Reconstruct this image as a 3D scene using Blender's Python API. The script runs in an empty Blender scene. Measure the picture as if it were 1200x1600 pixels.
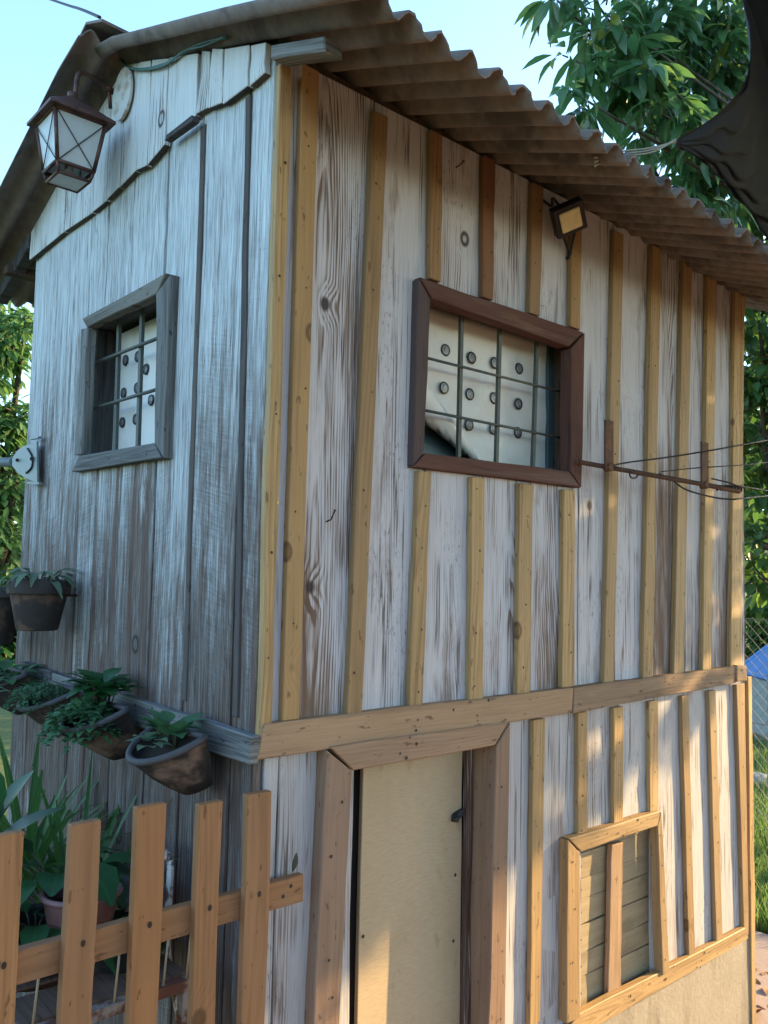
import bpy, math, random
from mathutils import Vector as V, Matrix
random.seed(11)
R = math.radians
U = random.uniform
scene = bpy.context.scene
COL = scene.collection
EYE = 1.6

# ------------------------------------------------------------------ camera
F, YAW, PIT, ROL = 1322.84, 0.8448004, 0.0760069, 0.0198616      # solved from the vanishing points
CAM = V((-0.94757, -1.43943, EYE))
cf = V((math.cos(PIT)*math.cos(YAW), math.cos(PIT)*math.sin(YAW), math.sin(PIT)))
cr0 = V((math.sin(YAW), -math.cos(YAW), 0)); cu0 = cr0.cross(cf)
cr = cr0*math.cos(ROL) + cu0*math.sin(ROL)
cu = -cr0*math.sin(ROL) + cu0*math.cos(ROL)
cd = bpy.data.cameras.new('camera'); cam = bpy.data.objects.new('camera', cd); COL.objects.link(cam)
m = Matrix((cr, cu, -cf)).transposed().to_4x4(); m.translation = CAM; cam.matrix_world = m
cd.sensor_fit = 'VERTICAL'; cd.sensor_height = 36; cd.lens = F/1600*36
cd.clip_start = .02; cd.clip_end = 3000
scene.camera = cam

# measured photo points -> metres on the surface they lie on
def ray(px, py): return cr*((px-600)/F) - cu*((py-800)/F) + cf
def FW(px, py, y=0.0):            # front wall planes (y = const)
    d = ray(px, py); return CAM + d*((y-CAM.y)/d.y)
def GW(px, py, x=0.0):            # gable wall planes (x = const)
    d = ray(px, py); return CAM + d*((x-CAM.x)/d.x)
def at(px, py, dep): return CAM + ray(px, py)*dep

# ------------------------------------------------------------------ mesh builder
class MB:
    def __init__(s): s.v=[]; s.f=[]; s.uv=[]; s.c=[]; s.m=[]; s.sm=[]
    def vert(s, p, c=(0,0,0,0)): s.v.append(tuple(p)); s.c.append(c); return len(s.v)-1
    def face(s, idx, uv=None, mat=0, smooth=False):
        s.f.append(tuple(idx)); s.uv.append(uv or [(0,0)]*len(idx)); s.m.append(mat); s.sm.append(smooth)
    def build(s, name, mats, parent=None, bevel=0):
        me = bpy.data.meshes.new(name); me.from_pydata(s.v, [], s.f)
        ul = me.uv_layers.new(name='UVMap'); k=0
        for uvs in s.uv:
            for t in uvs: ul.data[k].uv = t; k+=1
        ca = me.color_attributes.new('rnd','FLOAT_COLOR','POINT')
        flat=[x for c in s.c for x in c]; ca.data.foreach_set('color', flat)
        for mt in (mats if isinstance(mats,(list,tuple)) else [mats]): me.materials.append(mt)
        me.polygons.foreach_set('material_index', s.m); me.polygons.foreach_set('use_smooth', s.sm)
        me.update()
        o = bpy.data.objects.new(name, me); COL.objects.link(o)
        if parent:
            o.parent = parent; o.matrix_parent_inverse = Matrix.Translation(-parent.location)
        if bevel:
            b = o.modifiers.new('edge','BEVEL'); b.width=bevel; b.segments=1; b.limit_method='ANGLE'; b.angle_limit=R(50)
        return o
def rc(tone=0.0): return (random.random(), random.random(), random.random(), tone)

def board(mb, bl, br, tr, tl, n, th, segs=6, jit=.0012, tone=0.0, mat=0, c=None, endmat=None):
    """a plank: front face bl,br,tr,tl, thickness th against normal n; uv in metres, v along the grain"""
    n = V(n).normalized(); c = c or rc(tone)
    w = ((br-bl).length+(tr-tl).length)/2; L = ((tl-bl).length+(tr-br).length)/2
    side = ((br-bl)).normalized()
    rows=[]
    for i in range(segs+1):
        t=i/segs
        a=bl.lerp(tl,t); b=br.lerp(tr,t)
        ja = side*random.gauss(0,jit)+n*random.gauss(0,jit*.8); jb = side*random.gauss(0,jit)+n*random.gauss(0,jit*.8)
        a=a+ja; b=b+jb
        rows.append([mb.vert(a,c), mb.vert(b,c), mb.vert(b-n*th,c), mb.vert(a-n*th,c)])
    h=w/2
    for i in range(segs):
        v0=L*i/segs; v1=L*(i+1)/segs; A=rows[i]; B=rows[i+1]
        mb.face((A[0],A[1],B[1],B[0]),[(-h,v0),(h,v0),(h,v1),(-h,v1)],mat)
        mb.face((A[1],A[2],B[2],B[1]),[(h,v0),(h+th,v0),(h+th,v1),(h,v1)],mat)
        mb.face((A[3],A[0],B[0],B[3]),[(-h-th,v0),(-h,v0),(-h,v1),(-h-th,v1)],mat)
        mb.face((A[2],A[3],B[3],B[2]),[(h,v0),(-h,v0),(-h,v1),(h,v1)],mat)
    A=rows[0]; mb.face((A[3],A[2],A[1],A[0]),[(-h,0),(h,0),(h,.02),(-h,.02)],mat if endmat is None else endmat)
    B=rows[-1]; mb.face((B[0],B[1],B[2],B[3]),[(-h,L),(h,L),(h,L+.02),(-h,L+.02)],mat)

def box(mb, c, sx, sy, sz, X=V((1,0,0)), Y=V((0,1,0)), Z=V((0,0,1)), mat=0):
    c=V(c); board(mb, c-X*sx/2-Z*sz/2-Y*sy/2, c+X*sx/2-Z*sz/2-Y*sy/2, c+X*sx/2+Z*sz/2-Y*sy/2, c-X*sx/2+Z*sz/2-Y*sy/2, -Y, sy, 1, 0, mat=mat)

def tube(mb, pts, r, n=8, mat=0, c=None, cap=True):
    c=c or rc(); pts=[V(p) for p in pts]; rings=[]; up=None; L=0
    for i,p in enumerate(pts):
        d=(pts[min(i+1,len(pts)-1)]-pts[max(i-1,0)]).normalized()
        if up is None:
            up = V((0,0,1)) if abs(d.z)<.9 else V((1,0,0))
        sx=d.cross(up)
        if sx.length<1e-4: sx=d.orthogonal()
        sx.normalize(); up=sx.cross(d).normalized()
        rr = r[i] if isinstance(r,(list,tuple)) else r
        if i: L+=(p-pts[i-1]).length
        rings.append(([mb.vert(p+sx*rr*math.cos(2*math.pi*k/n)+up*rr*math.sin(2*math.pi*k/n),c) for k in range(n)],L))
    for (a,l0),(b,l1) in zip(rings,rings[1:]):
        for k in range(n):
            j=(k+1)%n; mb.face((a[k],a[j],b[j],b[k]),[(k*.02,l0),(k*.02+.02,l0),(k*.02+.02,l1),(k*.02,l1)],mat,True)
    if cap:
        mb.face(tuple(reversed(rings[0][0])),None,mat); mb.face(tuple(rings[-1][0]),None,mat)

def lathe(mb, prof, org, n=28, a0=0, a1=2*math.pi, sx=1, sy=1, mat=0, flip=False, c=None):
    """prof = [(radius,z)], revolved round org; a0..a1 partial"""
    c=c or rc(); full = abs(a1-a0-2*math.pi)<1e-6; k=n if full else n+1; rows=[]
    for r,z in prof:
        rows.append([mb.vert((org[0]+r*sx*math.cos(a0+(a1-a0)*i/n), org[1]+r*sy*math.sin(a0+(a1-a0)*i/n), org[2]+z),c) for i in range(k)])
    for a,b in zip(rows,rows[1:]):
        for i in range(n):
            j=(i+1)%k if full else i+1
            q=(a[i],a[j],b[j],b[i]); mb.face(q if not flip else q[::-1],None,mat,True)
    return rows

def leaf(mb, base, d, up, L, W, curl=.25, fold=.25, mat=0, c=None, seg=4, tipw=.0, pw=1.0):
    c=c or rc(); d=V(d).normalized(); s=d.cross(V(up))
    if s.length<1e-3: s=d.orthogonal()
    s.normalize(); nrm=s.cross(d).normalized(); rows=[]; base=V(base)
    for i in range(seg+1):
        t=i/seg; w=W*.5*(math.sin(math.pi*min(1,(t*.93+.035))**pw)*(1-tipw)+tipw*(1-t*.6)); 
        p=base+d*(L*t*(1-.25*curl*t))-nrm*(L*curl*t*t)
        rows.append((mb.vert(p-s*w+nrm*w*fold,c), mb.vert(p,c), mb.vert(p+s*w+nrm*w*fold,c), t))
    for a,b in zip(rows,rows[1:]):
        mb.face((a[0],a[1],b[1],b[0]),[(-1,a[3]),(0,a[3]),(0,b[3]),(-1,b[3])],mat,True)
        mb.face((a[1],a[2],b[2],b[1]),[(0,a[3]),(1,a[3]),(1,b[3]),(0,b[3])],mat,True)

def empty(name, loc, label=None, cat=None, group=None):
    o=bpy.data.objects.new(name,None); COL.objects.link(o); o.location=loc; o.empty_display_size=.1
    if label: tag(o,label,cat,group)
    return o
def tag(o,label,cat,group=None):
    o['label']=label; o['category']=cat
    if group: o['group']=group
    return o
def setting(o,kind='structure'): o['kind']=kind; return o

# ------------------------------------------------------------------ material helpers
class NT:
    def __init__(s,name):
        s.mat=bpy.data.materials.new(name); s.mat.use_nodes=True; s.t=s.mat.node_tree; s.t.nodes.clear()
        s.out=s.t.nodes.new('ShaderNodeOutputMaterial')
    def new(s,ty,**kw):
        n=s.t.nodes.new(ty)
        for k,v in kw.items(): setattr(n,k,v)
        return n
    def put(s,sock,val):
        if val is None: return
        if hasattr(val,'is_output'): s.t.links.new(val,sock)
        else:
            if sock.type=='RGBA' and len(val)==3: val=(*val,1)
            sock.default_value=val
    def m(s,op,a,b=0.0,c=None,clamp=False):
        n=s.new('ShaderNodeMath',operation=op,use_clamp=clamp); s.put(n.inputs[0],a); s.put(n.inputs[1],b)
        if c is not None: s.put(n.inputs[2],c)
        return n.outputs[0]
    def add(s,a,b): return s.m('ADD',a,b)
    def mul(s,a,b): return s.m('MULTIPLY',a,b)
    def sub(s,a,b): return s.m('SUBTRACT',a,b)
    def ma(s,a,b,c): return s.m('MULTIPLY_ADD',a,b,c)
    def vec(s,x=0.,y=0.,z=0.):
        n=s.new('ShaderNodeCombineXYZ'); s.put(n.inputs[0],x); s.put(n.inputs[1],y); s.put(n.inputs[2],z); return n.outputs[0]
    def noise(s,vec,scale=1.,detail=2.,rough=.5,dist=0.):
        n=s.new('ShaderNodeTexNoise'); s.put(n.inputs['Vector'],vec); n.inputs['Scale'].default_value=scale
        n.inputs['Detail'].default_value=detail; n.inputs['Roughness'].default_value=rough; n.inputs['Distortion'].default_value=dist
        return n.outputs[0]
    def vor(s,vec,scale=1.,feature='F1'):
        n=s.new('ShaderNodeTexVoronoi',feature=feature); s.put(n.inputs['Vector'],vec); n.inputs['Scale'].default_value=scale
        return n
    def step(s,x,a,b,lo=0.,hi=1.):
        n=s.new('ShaderNodeMapRange',interpolation_type='SMOOTHSTEP'); s.put(n.inputs[0],x)
        for i,v in enumerate((a,b,lo,hi)): s.put(n.inputs[i+1],v)
        return n.outputs[0]
    def lin(s,x,a,b,lo=0.,hi=1.):
        n=s.new('ShaderNodeMapRange'); s.put(n.inputs[0],x)
        for i,v in enumerate((a,b,lo,hi)): s.put(n.inputs[i+1],v)
        return n.outputs[0]
    def mix(s,f,a,b,blend='MIX'):
        n=s.new('ShaderNodeMix',data_type='RGBA',blend_type=blend); s.put(n.inputs[0],f); s.put(n.inputs[6],a); s.put(n.inputs[7],b); return n.outputs[2]
    def uv(s):
        n=s.new('ShaderNodeUVMap'); n.uv_map='UVMap'; x=s.new('ShaderNodeSeparateXYZ'); s.t.links.new(n.outputs[0],x.inputs[0]); return x.outputs[0],x.outputs[1]
    def rnd(s):
        n=s.new('ShaderNodeAttribute'); n.attribute_name='rnd'; x=s.new('ShaderNodeSeparateColor'); s.t.links.new(n.outputs['Color'],x.inputs[0])
        return x.outputs[0],x.outputs[1],x.outputs[2],n.outputs['Alpha']
    def pos(s):
        n=s.new('ShaderNodeNewGeometry'); x=s.new('ShaderNodeSeparateXYZ'); s.t.links.new(n.outputs['Position'],x.inputs[0]); return n.outputs['Position'],x.outputs[0],x.outputs[1],x.outputs[2]
    def finish(s,col,rough=.7,bump=None,bstr=.4,bdist=.002,metal=0.,spec=.35,**kw):
        p=s.new('ShaderNodeBsdfPrincipled'); s.put(p.inputs['Base Color'],col); s.put(p.inputs['Roughness'],rough); s.put(p.inputs['Metallic'],metal)
        p.inputs['Specular IOR Level'].default_value=spec
        for k,v in kw.items(): s.put(p.inputs[k],v)
        if bump is not None:
            b=s.new('ShaderNodeBump'); b.inputs['Strength'].default_value=bstr; b.inputs['Distance'].default_value=bdist
            s.put(b.inputs['Height'],bump); s.t.links.new(b.outputs[0],p.inputs['Normal'])
        s.t.links.new(p.outputs[0],s.out.inputs[0]); s.p=p
        return s.mat

def grain(N, spacing=.0062, warp=.05, taper=.014, knots=True):
    u,v=N.uv(); r,g,b,a=N.rnd()
    w1=N.noise(N.vec(N.ma(u,5.,N.mul(r,31.)),N.ma(v,1.1,N.mul(g,17.)),N.mul(b,9.)),1.,2.)
    uu=N.add(u,N.ma(N.sub(w1,.5),warp,N.mul(N.sub(g,.5),.12)))
    kd=None
    if knots:
        vo=N.vor(N.vec(N.ma(u,5.,N.mul(r,20.)),N.ma(v,4.,N.mul(g,20.)),N.mul(b,5.)),1.)
        kd=vo.outputs['Distance']; sc=N.new('ShaderNodeSeparateColor'); N.t.links.new(vo.outputs['Color'],sc.inputs[0])
        on=N.m('GREATER_THAN',sc.outputs[0],.60)
        push=N.mul(N.step(kd,.0,.28,1.,0.),on)
        uu=N.add(uu,N.mul(push,.03))
    d=N.lin(N.noise(N.vec(N.mul(r,50.),N.ma(v,.9,N.mul(b,30.)),0.),1.,1.),.3,.7,.004,.06)
    rho=N.add(N.m('SQRT',N.add(N.mul(uu,uu),N.mul(d,d))),N.mul(N.mul(v,N.sub(b,.35)),taper))
    fw=N.noise(N.vec(N.mul(u,40.),N.ma(v,3.,N.mul(r,40.)),g),1.,2.)
    rho=N.add(rho,N.mul(N.sub(fw,.5),.006))
    ring=N.m('FRACT',N.ma(rho,1/spacing,N.mul(r,10.)))
    late=N.mul(N.mul(N.step(ring,.25,.85),N.step(ring,.9,1.,1.,0.)),N.step(N.noise(N.vec(N.ma(u,18.,N.mul(b,40.)),N.ma(v,2.2,N.mul(r,40.)),3.),1.,3.),.34,.66,.15,1.))
    fib=N.noise(N.vec(N.ma(u,260.,N.mul(r,99.)),N.ma(v,7.,N.mul(g,50.)),b),1.,3.,.6)
    strk=N.noise(N.vec(N.ma(u,38.,N.mul(g,60.)),N.ma(v,1.5,N.mul(r,44.)),b),1.,4.,.62)
    big=N.noise(N.vec(N.ma(u,7.,N.mul(b,60.)),N.ma(v,1.6,N.mul(g,44.)),r),1.,3.,.55)
    kn=None
    if knots:
        kn=N.mul(N.step(kd,.05,.085,1.,0.),on); kring=N.mul(N.mul(N.step(kd,.045,.07),N.step(kd,.08,.11,1.,0.)),on)
        return dict(u=u,v=v,r=r,g=g,b=b,a=a,late=late,fib=fib,strk=strk,big=big,kn=kn,kring=kring)
    return dict(u=u,v=v,r=r,g=g,b=b,a=a,late=late,fib=fib,strk=strk,big=big)

def painted_planks(name, paint, bare, dark, bias=0., z0=None, z1=None, zamp=0., latew=.34, spots=True, zlow=None):
    N=NT(name); G=grain(N); _,x,y,z=N.pos()
    wear=N.add(N.add(N.mul(G['strk'],.95),N.mul(G['fib'],1.0)),N.add(N.mul(G['late'],latew),N.mul(G['big'],1.0)))
    wear=N.add(wear,N.mul(N.sub(G['b'],.5),.55)); wear=N.add(wear,bias)
    if zamp:
        wear=N.add(wear,N.lin(z,z0,z1,zamp,0.))
    if zlow:                                       # splash wear above the belt board
        wear=N.add(wear,N.lin(z,zlow[0],zlow[1],zlow[2],0.))
    crk=N.m('ABSOLUTE',N.sub(N.noise(N.vec(N.ma(G['u'],48.,N.mul(G['r'],70.)),N.ma(G['v'],.7,N.mul(G['b'],30.)),5.),1.,3.,.6),.5))
    crk=N.mul(N.step(crk,.006,.028,1.,0.),N.step(N.noise(N.vec(N.ma(G['u'],9.,N.mul(G['b'],30.)),N.ma(G['v'],4.,N.mul(G['r'],30.)),2.),1.,2.),.42,.62))
    keep=N.step(wear,1.54,1.98,1.,0.)
    base=N.mix(N.add(N.mul(G['late'],.4),N.mul(N.step(G['fib'],.3,.7),.6)),bare,dark)
    base=N.mix(N.mul(G['big'],.5),base,(bare[0]*1.3,bare[1]*1.2,bare[2]*1.15))
    pc=N.mix(N.mul(G['late'],.18),paint,(paint[0]*.62,paint[1]*.58,paint[2]*.56))
    pc=N.mix(N.mul(N.step(G['r'],.55,1.),.3),pc,(paint[0]*.85,paint[1]*.8,paint[2]*.76))
    col=N.mix(keep,base,pc)
    col=N.mix(N.mul(G['kring'],.9),col,(.03,.02,.017)); col=N.mix(N.mul(N.mul(G['kn'],N.step(G['fib'],.35,.65)),.22),col,(bare[0]*.7,bare[1]*.6,bare[2]*.5))
    col=N.mix(N.mul(crk,.8),col,(dark[0]*.9,dark[1]*.9,dark[2]*.9))
    st=N.mul(N.step(N.noise(N.vec(N.ma(G['u'],11.,N.mul(G['g'],50.)),N.ma(G['v'],2.6,N.mul(G['b'],50.)),7.),1.,4.,.65),N.lin(z,1.25,1.75,.47,.57) if zlow else .56,N.lin(z,1.25,1.75,.62,.71) if zlow else .70),N.step(G['fib'],.30,.62,.25,1.))
    col=N.mix(N.mul(st,.68),col,(.17,.10,.066))
    if spots:                                      # mildew specks
        sp=N.noise(N.vec(N.ma(G['u'],140.,N.mul(G['r'],20.)),N.ma(G['v'],40.,N.mul(G['g'],20.)),1.),1.,4.,.72)
        zone=N.noise(N.vec(N.ma(G['u'],5.,N.mul(G['g'],33.)),N.ma(G['v'],3.,N.mul(G['r'],20.)),4.),1.,1.)
        col=N.mix(N.mul(N.mul(N.step(sp,.55,.66),N.step(zone,.50,.66)),.6),col,(.035,.03,.028))
    col=N.mix(1.,col,N.mix(G['fib'],(.72,.72,.72),(1.16,1.16,1.16)),'MULTIPLY')
    h=N.add(N.add(N.mul(keep,.35),N.mul(G['late'],.25)),N.mul(G['fib'],.55))
    return N.finish(col,.82,h,.5,.0022,spec=.2)

M={}
M['front']=painted_planks('whitewashed_pine',(.50,.485,.525),(.19,.135,.105),(.07,.045,.035),-.13,zlow=(1.25,2.0,.30))
M['front_low']=painted_planks('whitewashed_pine_lower',(.43,.41,.42),(.20,.155,.125),(.10,.065,.05),-.20)
M['gable_top']=painted_planks('whitewashed_gable',(.58,.60,.61),(.21,.19,.17),(.08,.065,.055),-.26,latew=.3)

def rough_sawn(name):
    N=NT(name); G=grain(N,spacing=.010,knots=True); _,x,y,z=N.pos()
    zone=N.noise(N.vec(N.ma(G['u'],6.,N.mul(G['r'],30.)),N.ma(G['v'],2.2,N.mul(G['g'],30.)),G['b']),1.,2.)
    saw=N.noise(N.vec(N.ma(G['u'],13.,N.mul(G['r'],20.)),N.add(N.mul(G['v'],200.),N.mul(G['u'],N.lin(G['g'],0.,1.,-60.,60.))),G['g']),1.,3.,.65)
    sawz=N.mul(N.sub(saw,.5),N.step(zone,.40,.62,.15,1.))
    fib2=N.noise(N.vec(N.ma(G['u'],190.,N.mul(G['r'],99.)),N.ma(G['v'],6.,N.mul(G['g'],50.)),G['b']),1.,4.,.7)
    fleck=N.noise(N.vec(N.ma(G['u'],120.,N.mul(G['g'],99.)),N.ma(G['v'],13.,N.mul(G['b'],50.)),G['r']),1.,4.,.75)
    low=N.lin(z,1.30,2.60,.56,-.16)
    wear=N.add(N.add(N.mul(G['strk'],.80),N.mul(fib2,.85)),N.add(N.mul(G['big'],.70),N.mul(sawz,.30)))
    wear=N.add(N.add(wear,low),N.mul(N.sub(G['b'],.5),.25)); wear=N.add(wear,N.mul(fleck,.75))
    keep=N.step(wear,1.56,2.06,1.,0.)
    base=N.mix(N.step(fib2,.32,.66),(.045,.034,.032),(.20,.165,.15))
    redn=N.mul(N.step(G['strk'],.46,.62),.65)
    base=N.mix(redn,base,(.125,.072,.055))
    pc=N.mix(N.step(fib2,.3,.7),(.62,.66,.69),(.40,.43,.45)); pc=N.mix(N.mul(G['late'],.3),pc,(.28,.29,.29))
    pc=N.mix(N.mul(N.lin(z,1.4,2.3,1.,0.),.35),pc,(.24,.235,.235))
    col=N.mix(keep,base,pc); col=N.mix(N.mul(G['kring'],.8),col,(.03,.025,.022))
    patch=N.mul(N.step(G['big'],.60,.70,0.,1.),N.step(fleck,.42,.58)); col=N.mix(N.mul(patch,.7),col,(.52,.55,.57))
    line=N.m('ABSOLUTE',N.sub(N.noise(N.vec(N.ma(G['u'],75.,N.mul(G['r'],70.)),N.ma(G['v'],1.2,N.mul(G['b'],30.)),5.),1.,3.,.65),.5))
    col=N.mix(N.mul(N.step(line,.004,.022,1.,0.),.55),col,(.04,.032,.03))
    col=N.mix(1.,col,N.mix(fleck,(.6,.6,.6),(1.3,1.3,1.3)),'MULTIPLY')
    h=N.add(N.add(N.mul(fib2,.9),N.mul(saw,.22)),N.mul(keep,.25))
    return N.finish(col,.88,h,.85,.004,spec=.15)
M['sawn']=rough_sawn('rough_sawn_plank')

def plain_wood(name, lo, hi, red=None, rough=.6, ringamp=.45, grime=.25, bstr=.25):
    N=NT(name); G=grain(N,spacing=.010)
    f=N.add(N.mul(G['late'],ringamp),N.mul(N.step(G['fib'],.28,.72),.55))
    col=N.mix(f,hi,lo)
    col=N.mix(N.mul(N.step(G['g'],.35,1.),.55),col,(lo[0]*.9,lo[1]*.95,lo[2]*1.15))
    col=N.mix(N.mul(N.step(G['b'],.6,1.),.5),col,(hi[0]*1.0,hi[1]*.9,hi[2]*.78))
    col=N.mix(N.mul(N.step(G['r'],.5,.95),N.step(G['big'],.3,.6,.2,.6)),col,(lo[0]*.95,lo[1]*1.1,lo[2]*1.5))
    if red: col=N.mix(N.mul(G['a'],N.step(G['big'],.2,.5,.5,1.)),col,red)
    col=N.mix(N.mul(N.step(G['strk'],.52,.72),grime),col,(lo[0]*.45,lo[1]*.42,lo[2]*.42))
    sp=N.noise(N.vec(N.ma(G['u'],60.,N.mul(G['r'],20.)),N.ma(G['v'],22.,N.mul(G['g'],20.)),1.),1.,2.,.6)
    col=N.mix(N.mul(N.step(sp,.64,.70),.6),col,(lo[0]*.3,lo[1]*.25,lo[2]*.2))
    col=N.mix(N.mul(G['kring'],.7),col,(.05,.025,.012)); col=N.mix(N.mul(G['kn'],.6),col,(.12,.055,.02))
    col=N.mix(1.,col,N.mix(G['big'],(.62,.62,.64),(1.22,1.22,1.2)),'MULTIPLY')
    return N.finish(col,rough,N.add(N.mul(G['fib'],.6),N.mul(G['late'],.3)),bstr,.0015,spec=.25)
M['batten']=plain_wood('honey_pine_batten',(.25,.145,.062),(.46,.30,.14),red=(.16,.07,.036),ringamp=.6,grime=.4,bstr=.45)
M['picket']=plain_wood('picket_pine',(.225,.103,.044),(.355,.172,.074),rough=.55,ringamp=.5,grime=.3,bstr=.35)
M['belt']=plain_wood('weathered_belt',(.19,.118,.072),(.36,.24,.155),rough=.8,grime=.5,bstr=.5)
M['greyboard']=plain_wood('grey_weathered_board',(.045,.041,.038),(.235,.235,.23),rough=.92,ringamp=.35,grime=.75,bstr=.9)
M['doorframe']=plain_wood('door_frame_wood',(.21,.122,.075),(.33,.205,.13),rough=.65,grime=.3)
M['darkwood']=plain_wood('dark_old_wood',(.07,.045,.035),(.14,.09,.07),rough=.8,grime=.5)
M['redframe']=painted_planks('oxide_red_frame',(.10,.045,.036),(.15,.10,.085),(.045,.028,.025),-.18,spots=False)
M['darkframe']=painted_planks('dark_peeling_frame',(.085,.06,.06),(.22,.15,.12),(.05,.035,.03),-.2,spots=False)
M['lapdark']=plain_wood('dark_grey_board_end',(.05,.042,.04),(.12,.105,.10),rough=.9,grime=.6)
M['innerpale']=plain_wood('pale_inner_board',(.30,.30,.29),(.46,.46,.45),rough=.8,grime=.4)
M['peeldark']=painted_planks('peeling_jamb',(.42,.36,.31),(.10,.055,.042),(.045,.028,.022),.28,spots=False)

def simple(name,col,rough=.6,var=.25,scale=8.,metal=0.,spec=.35,bump=.0,dark=None,dscale=3.,damp=.5):
    N=NT(name); p,x,y,z=N.pos()
    n=N.noise(p,scale,4.,.6); c=N.mix(n,tuple(k*(1-var) for k in col),tuple(k*(1+var) for k in col))
    if dark:
        n2=N.noise(p,dscale,4.,.65); c=N.mix(N.mul(N.step(n2,.48,.62),damp),c,dark)
    return N.finish(c,rough,n if bump else None,bump,.003,metal,spec)
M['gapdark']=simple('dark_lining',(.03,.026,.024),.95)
M['nail']=simple('nail_head',(.03,.022,.02),.6,metal=.3)
M['brass']=simple('brass_screw',(.30,.22,.08),.4,metal=.8)
M['fibro']=simple('fibre_cement_roof',(.175,.146,.134),.92,.5,26.,bump=.4,dark=(.06,.05,.048),dscale=5.,damp=.7)
M['iron']=simple('rusty_iron',(.085,.042,.03),.75,.4,60.,.3,bump=.5,dark=(.16,.07,.03),dscale=40.,damp=.6)
M['bar']=simple('green_grey_bar',(.075,.085,.08),.6,.3,40.,.2)
M['wire']=simple('dark_wire',(.03,.028,.028),.6,.3,60.,.2)
M['greenwire']=simple('faded_green_cable',(.06,.15,.15),.5,.3,60.)
M['panel']=simple('white_foam_panel',(.66,.65,.64),.55,.05,5.,dark=(.50,.44,.38),dscale=7.,damp=.3)
M['capdark']=simple('cap_hole',(.02,.02,.022),.5)
M['capmetal']=simple('cap_metal',(.14,.14,.145),.35,.6,260.,.6)
M['doorpanel']=None
N=NT('plywood_door'); u,v=N.uv()
n1=N.noise(N.vec(N.mul(u,38.),N.mul(v,240.),0.),1.,3.,.6); n2=N.noise(N.vec(N.mul(u,5.),N.mul(v,3.),2.),1.,3.)
c=N.mix(n1,(.32,.232,.145),(.46,.355,.235)); c=N.mix(N.mul(N.step(n2,.5,.75),.35),c,(.28,.20,.115))
n3=N.noise(N.vec(N.mul(u,14.),N.mul(v,9.),5.),1.,4.,.7); c=N.mix(N.mul(N.step(n3,.57,.70),.6),c,(.24,.165,.095))
M['doorpanel']=N.finish(c,.5,n1,.35,.0015,spec=.35)
N=NT('hatch_boards'); u,v=N.uv(); r,g,b,a=N.rnd()
n1=N.noise(N.vec(N.ma(u,60.,N.mul(r,50.)),N.ma(v,5.,N.mul(g,50.)),b),1.,4.,.65); n2=N.noise(N.vec(N.ma(u,12.,N.mul(r,50.)),N.ma(v,8.,N.mul(g,50.)),b),1.,3.)
c=N.mix(n1,(.20,.145,.085),(.40,.315,.195)); c=N.mix(N.mul(N.step(n2,.5,.7),.6),c,(.17,.125,.075))
M['hatch']=N.finish(c,.8,n1,.5,.002,spec=.2)
N=NT('old_cement_render'); p,x,y,z=N.pos(); n1=N.noise(p,7.,5.,.65); n2=N.noise(p,60.,3.,.6); n3=N.noise(N.vec(N.mul(x,9.),N.mul(y,9.),N.mul(z,2.5)),1.,4.,.6)
c=N.mix(n1,(.20,.165,.125),(.34,.29,.23)); c=N.mix(N.mul(N.step(n3,.5,.68),.6),c,(.15,.115,.085)); c=N.mix(N.mul(n2,.3),c,(.38,.34,.28))
M['cement']=N.finish(c,.9,N.add(n2,n1),.5,.004,spec=.2)

# ------------------------------------------------------------------ SHED
shed=empty('shed',(1.05,.7,0),'tall narrow two-storey shed of peeling whitewashed planks with honey battens and corrugated roof','shed')
FY=V((0,-1,0)); GX=V((-1,0,0))
Z0,SL=1.117+EYE,.388                 # right slope underside: z = Z0 + SL*y
RIDGE=.72; W=2.10; D=1.40
def roofz(y): return Z0+SL*y if y<RIDGE else Z0+SL*RIDGE-SL*(y-RIDGE)*1.02
belt_z=EYE-.335
# lining behind the boards so that seams read dark
mb=MB()
def quad(mb,a,b,c,d,mat=0): i=[mb.vert(V(p)) for p in (a,b,c,d)]; mb.face(i,[(0,0),(1,0),(1,1),(0,1)],mat)
t=.03
WX0,WX1,WZ0,WZ1=.455,1.07,EYE+.29,EYE+.70         # front window hole
DX0,DX1,DZ1=.265,.735,EYE-.395                    # door hole
HX0,HX1,HZ0,HZ1=.985,1.435,EYE-1.21,EYE-.74       # hatch hole
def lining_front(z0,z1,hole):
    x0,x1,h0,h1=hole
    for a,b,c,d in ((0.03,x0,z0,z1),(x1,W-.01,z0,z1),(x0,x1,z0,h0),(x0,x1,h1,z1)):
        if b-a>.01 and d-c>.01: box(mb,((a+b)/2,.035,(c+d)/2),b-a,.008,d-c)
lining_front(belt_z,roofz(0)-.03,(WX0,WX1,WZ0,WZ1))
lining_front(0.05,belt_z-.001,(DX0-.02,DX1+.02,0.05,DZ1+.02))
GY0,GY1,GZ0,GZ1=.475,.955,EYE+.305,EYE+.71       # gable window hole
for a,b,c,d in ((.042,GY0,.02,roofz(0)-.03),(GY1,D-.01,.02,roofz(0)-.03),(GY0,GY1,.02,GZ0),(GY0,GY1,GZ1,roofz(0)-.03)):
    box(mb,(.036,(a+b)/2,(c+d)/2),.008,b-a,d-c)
mb.build('lining',M['gapdark'],shed)
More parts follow.
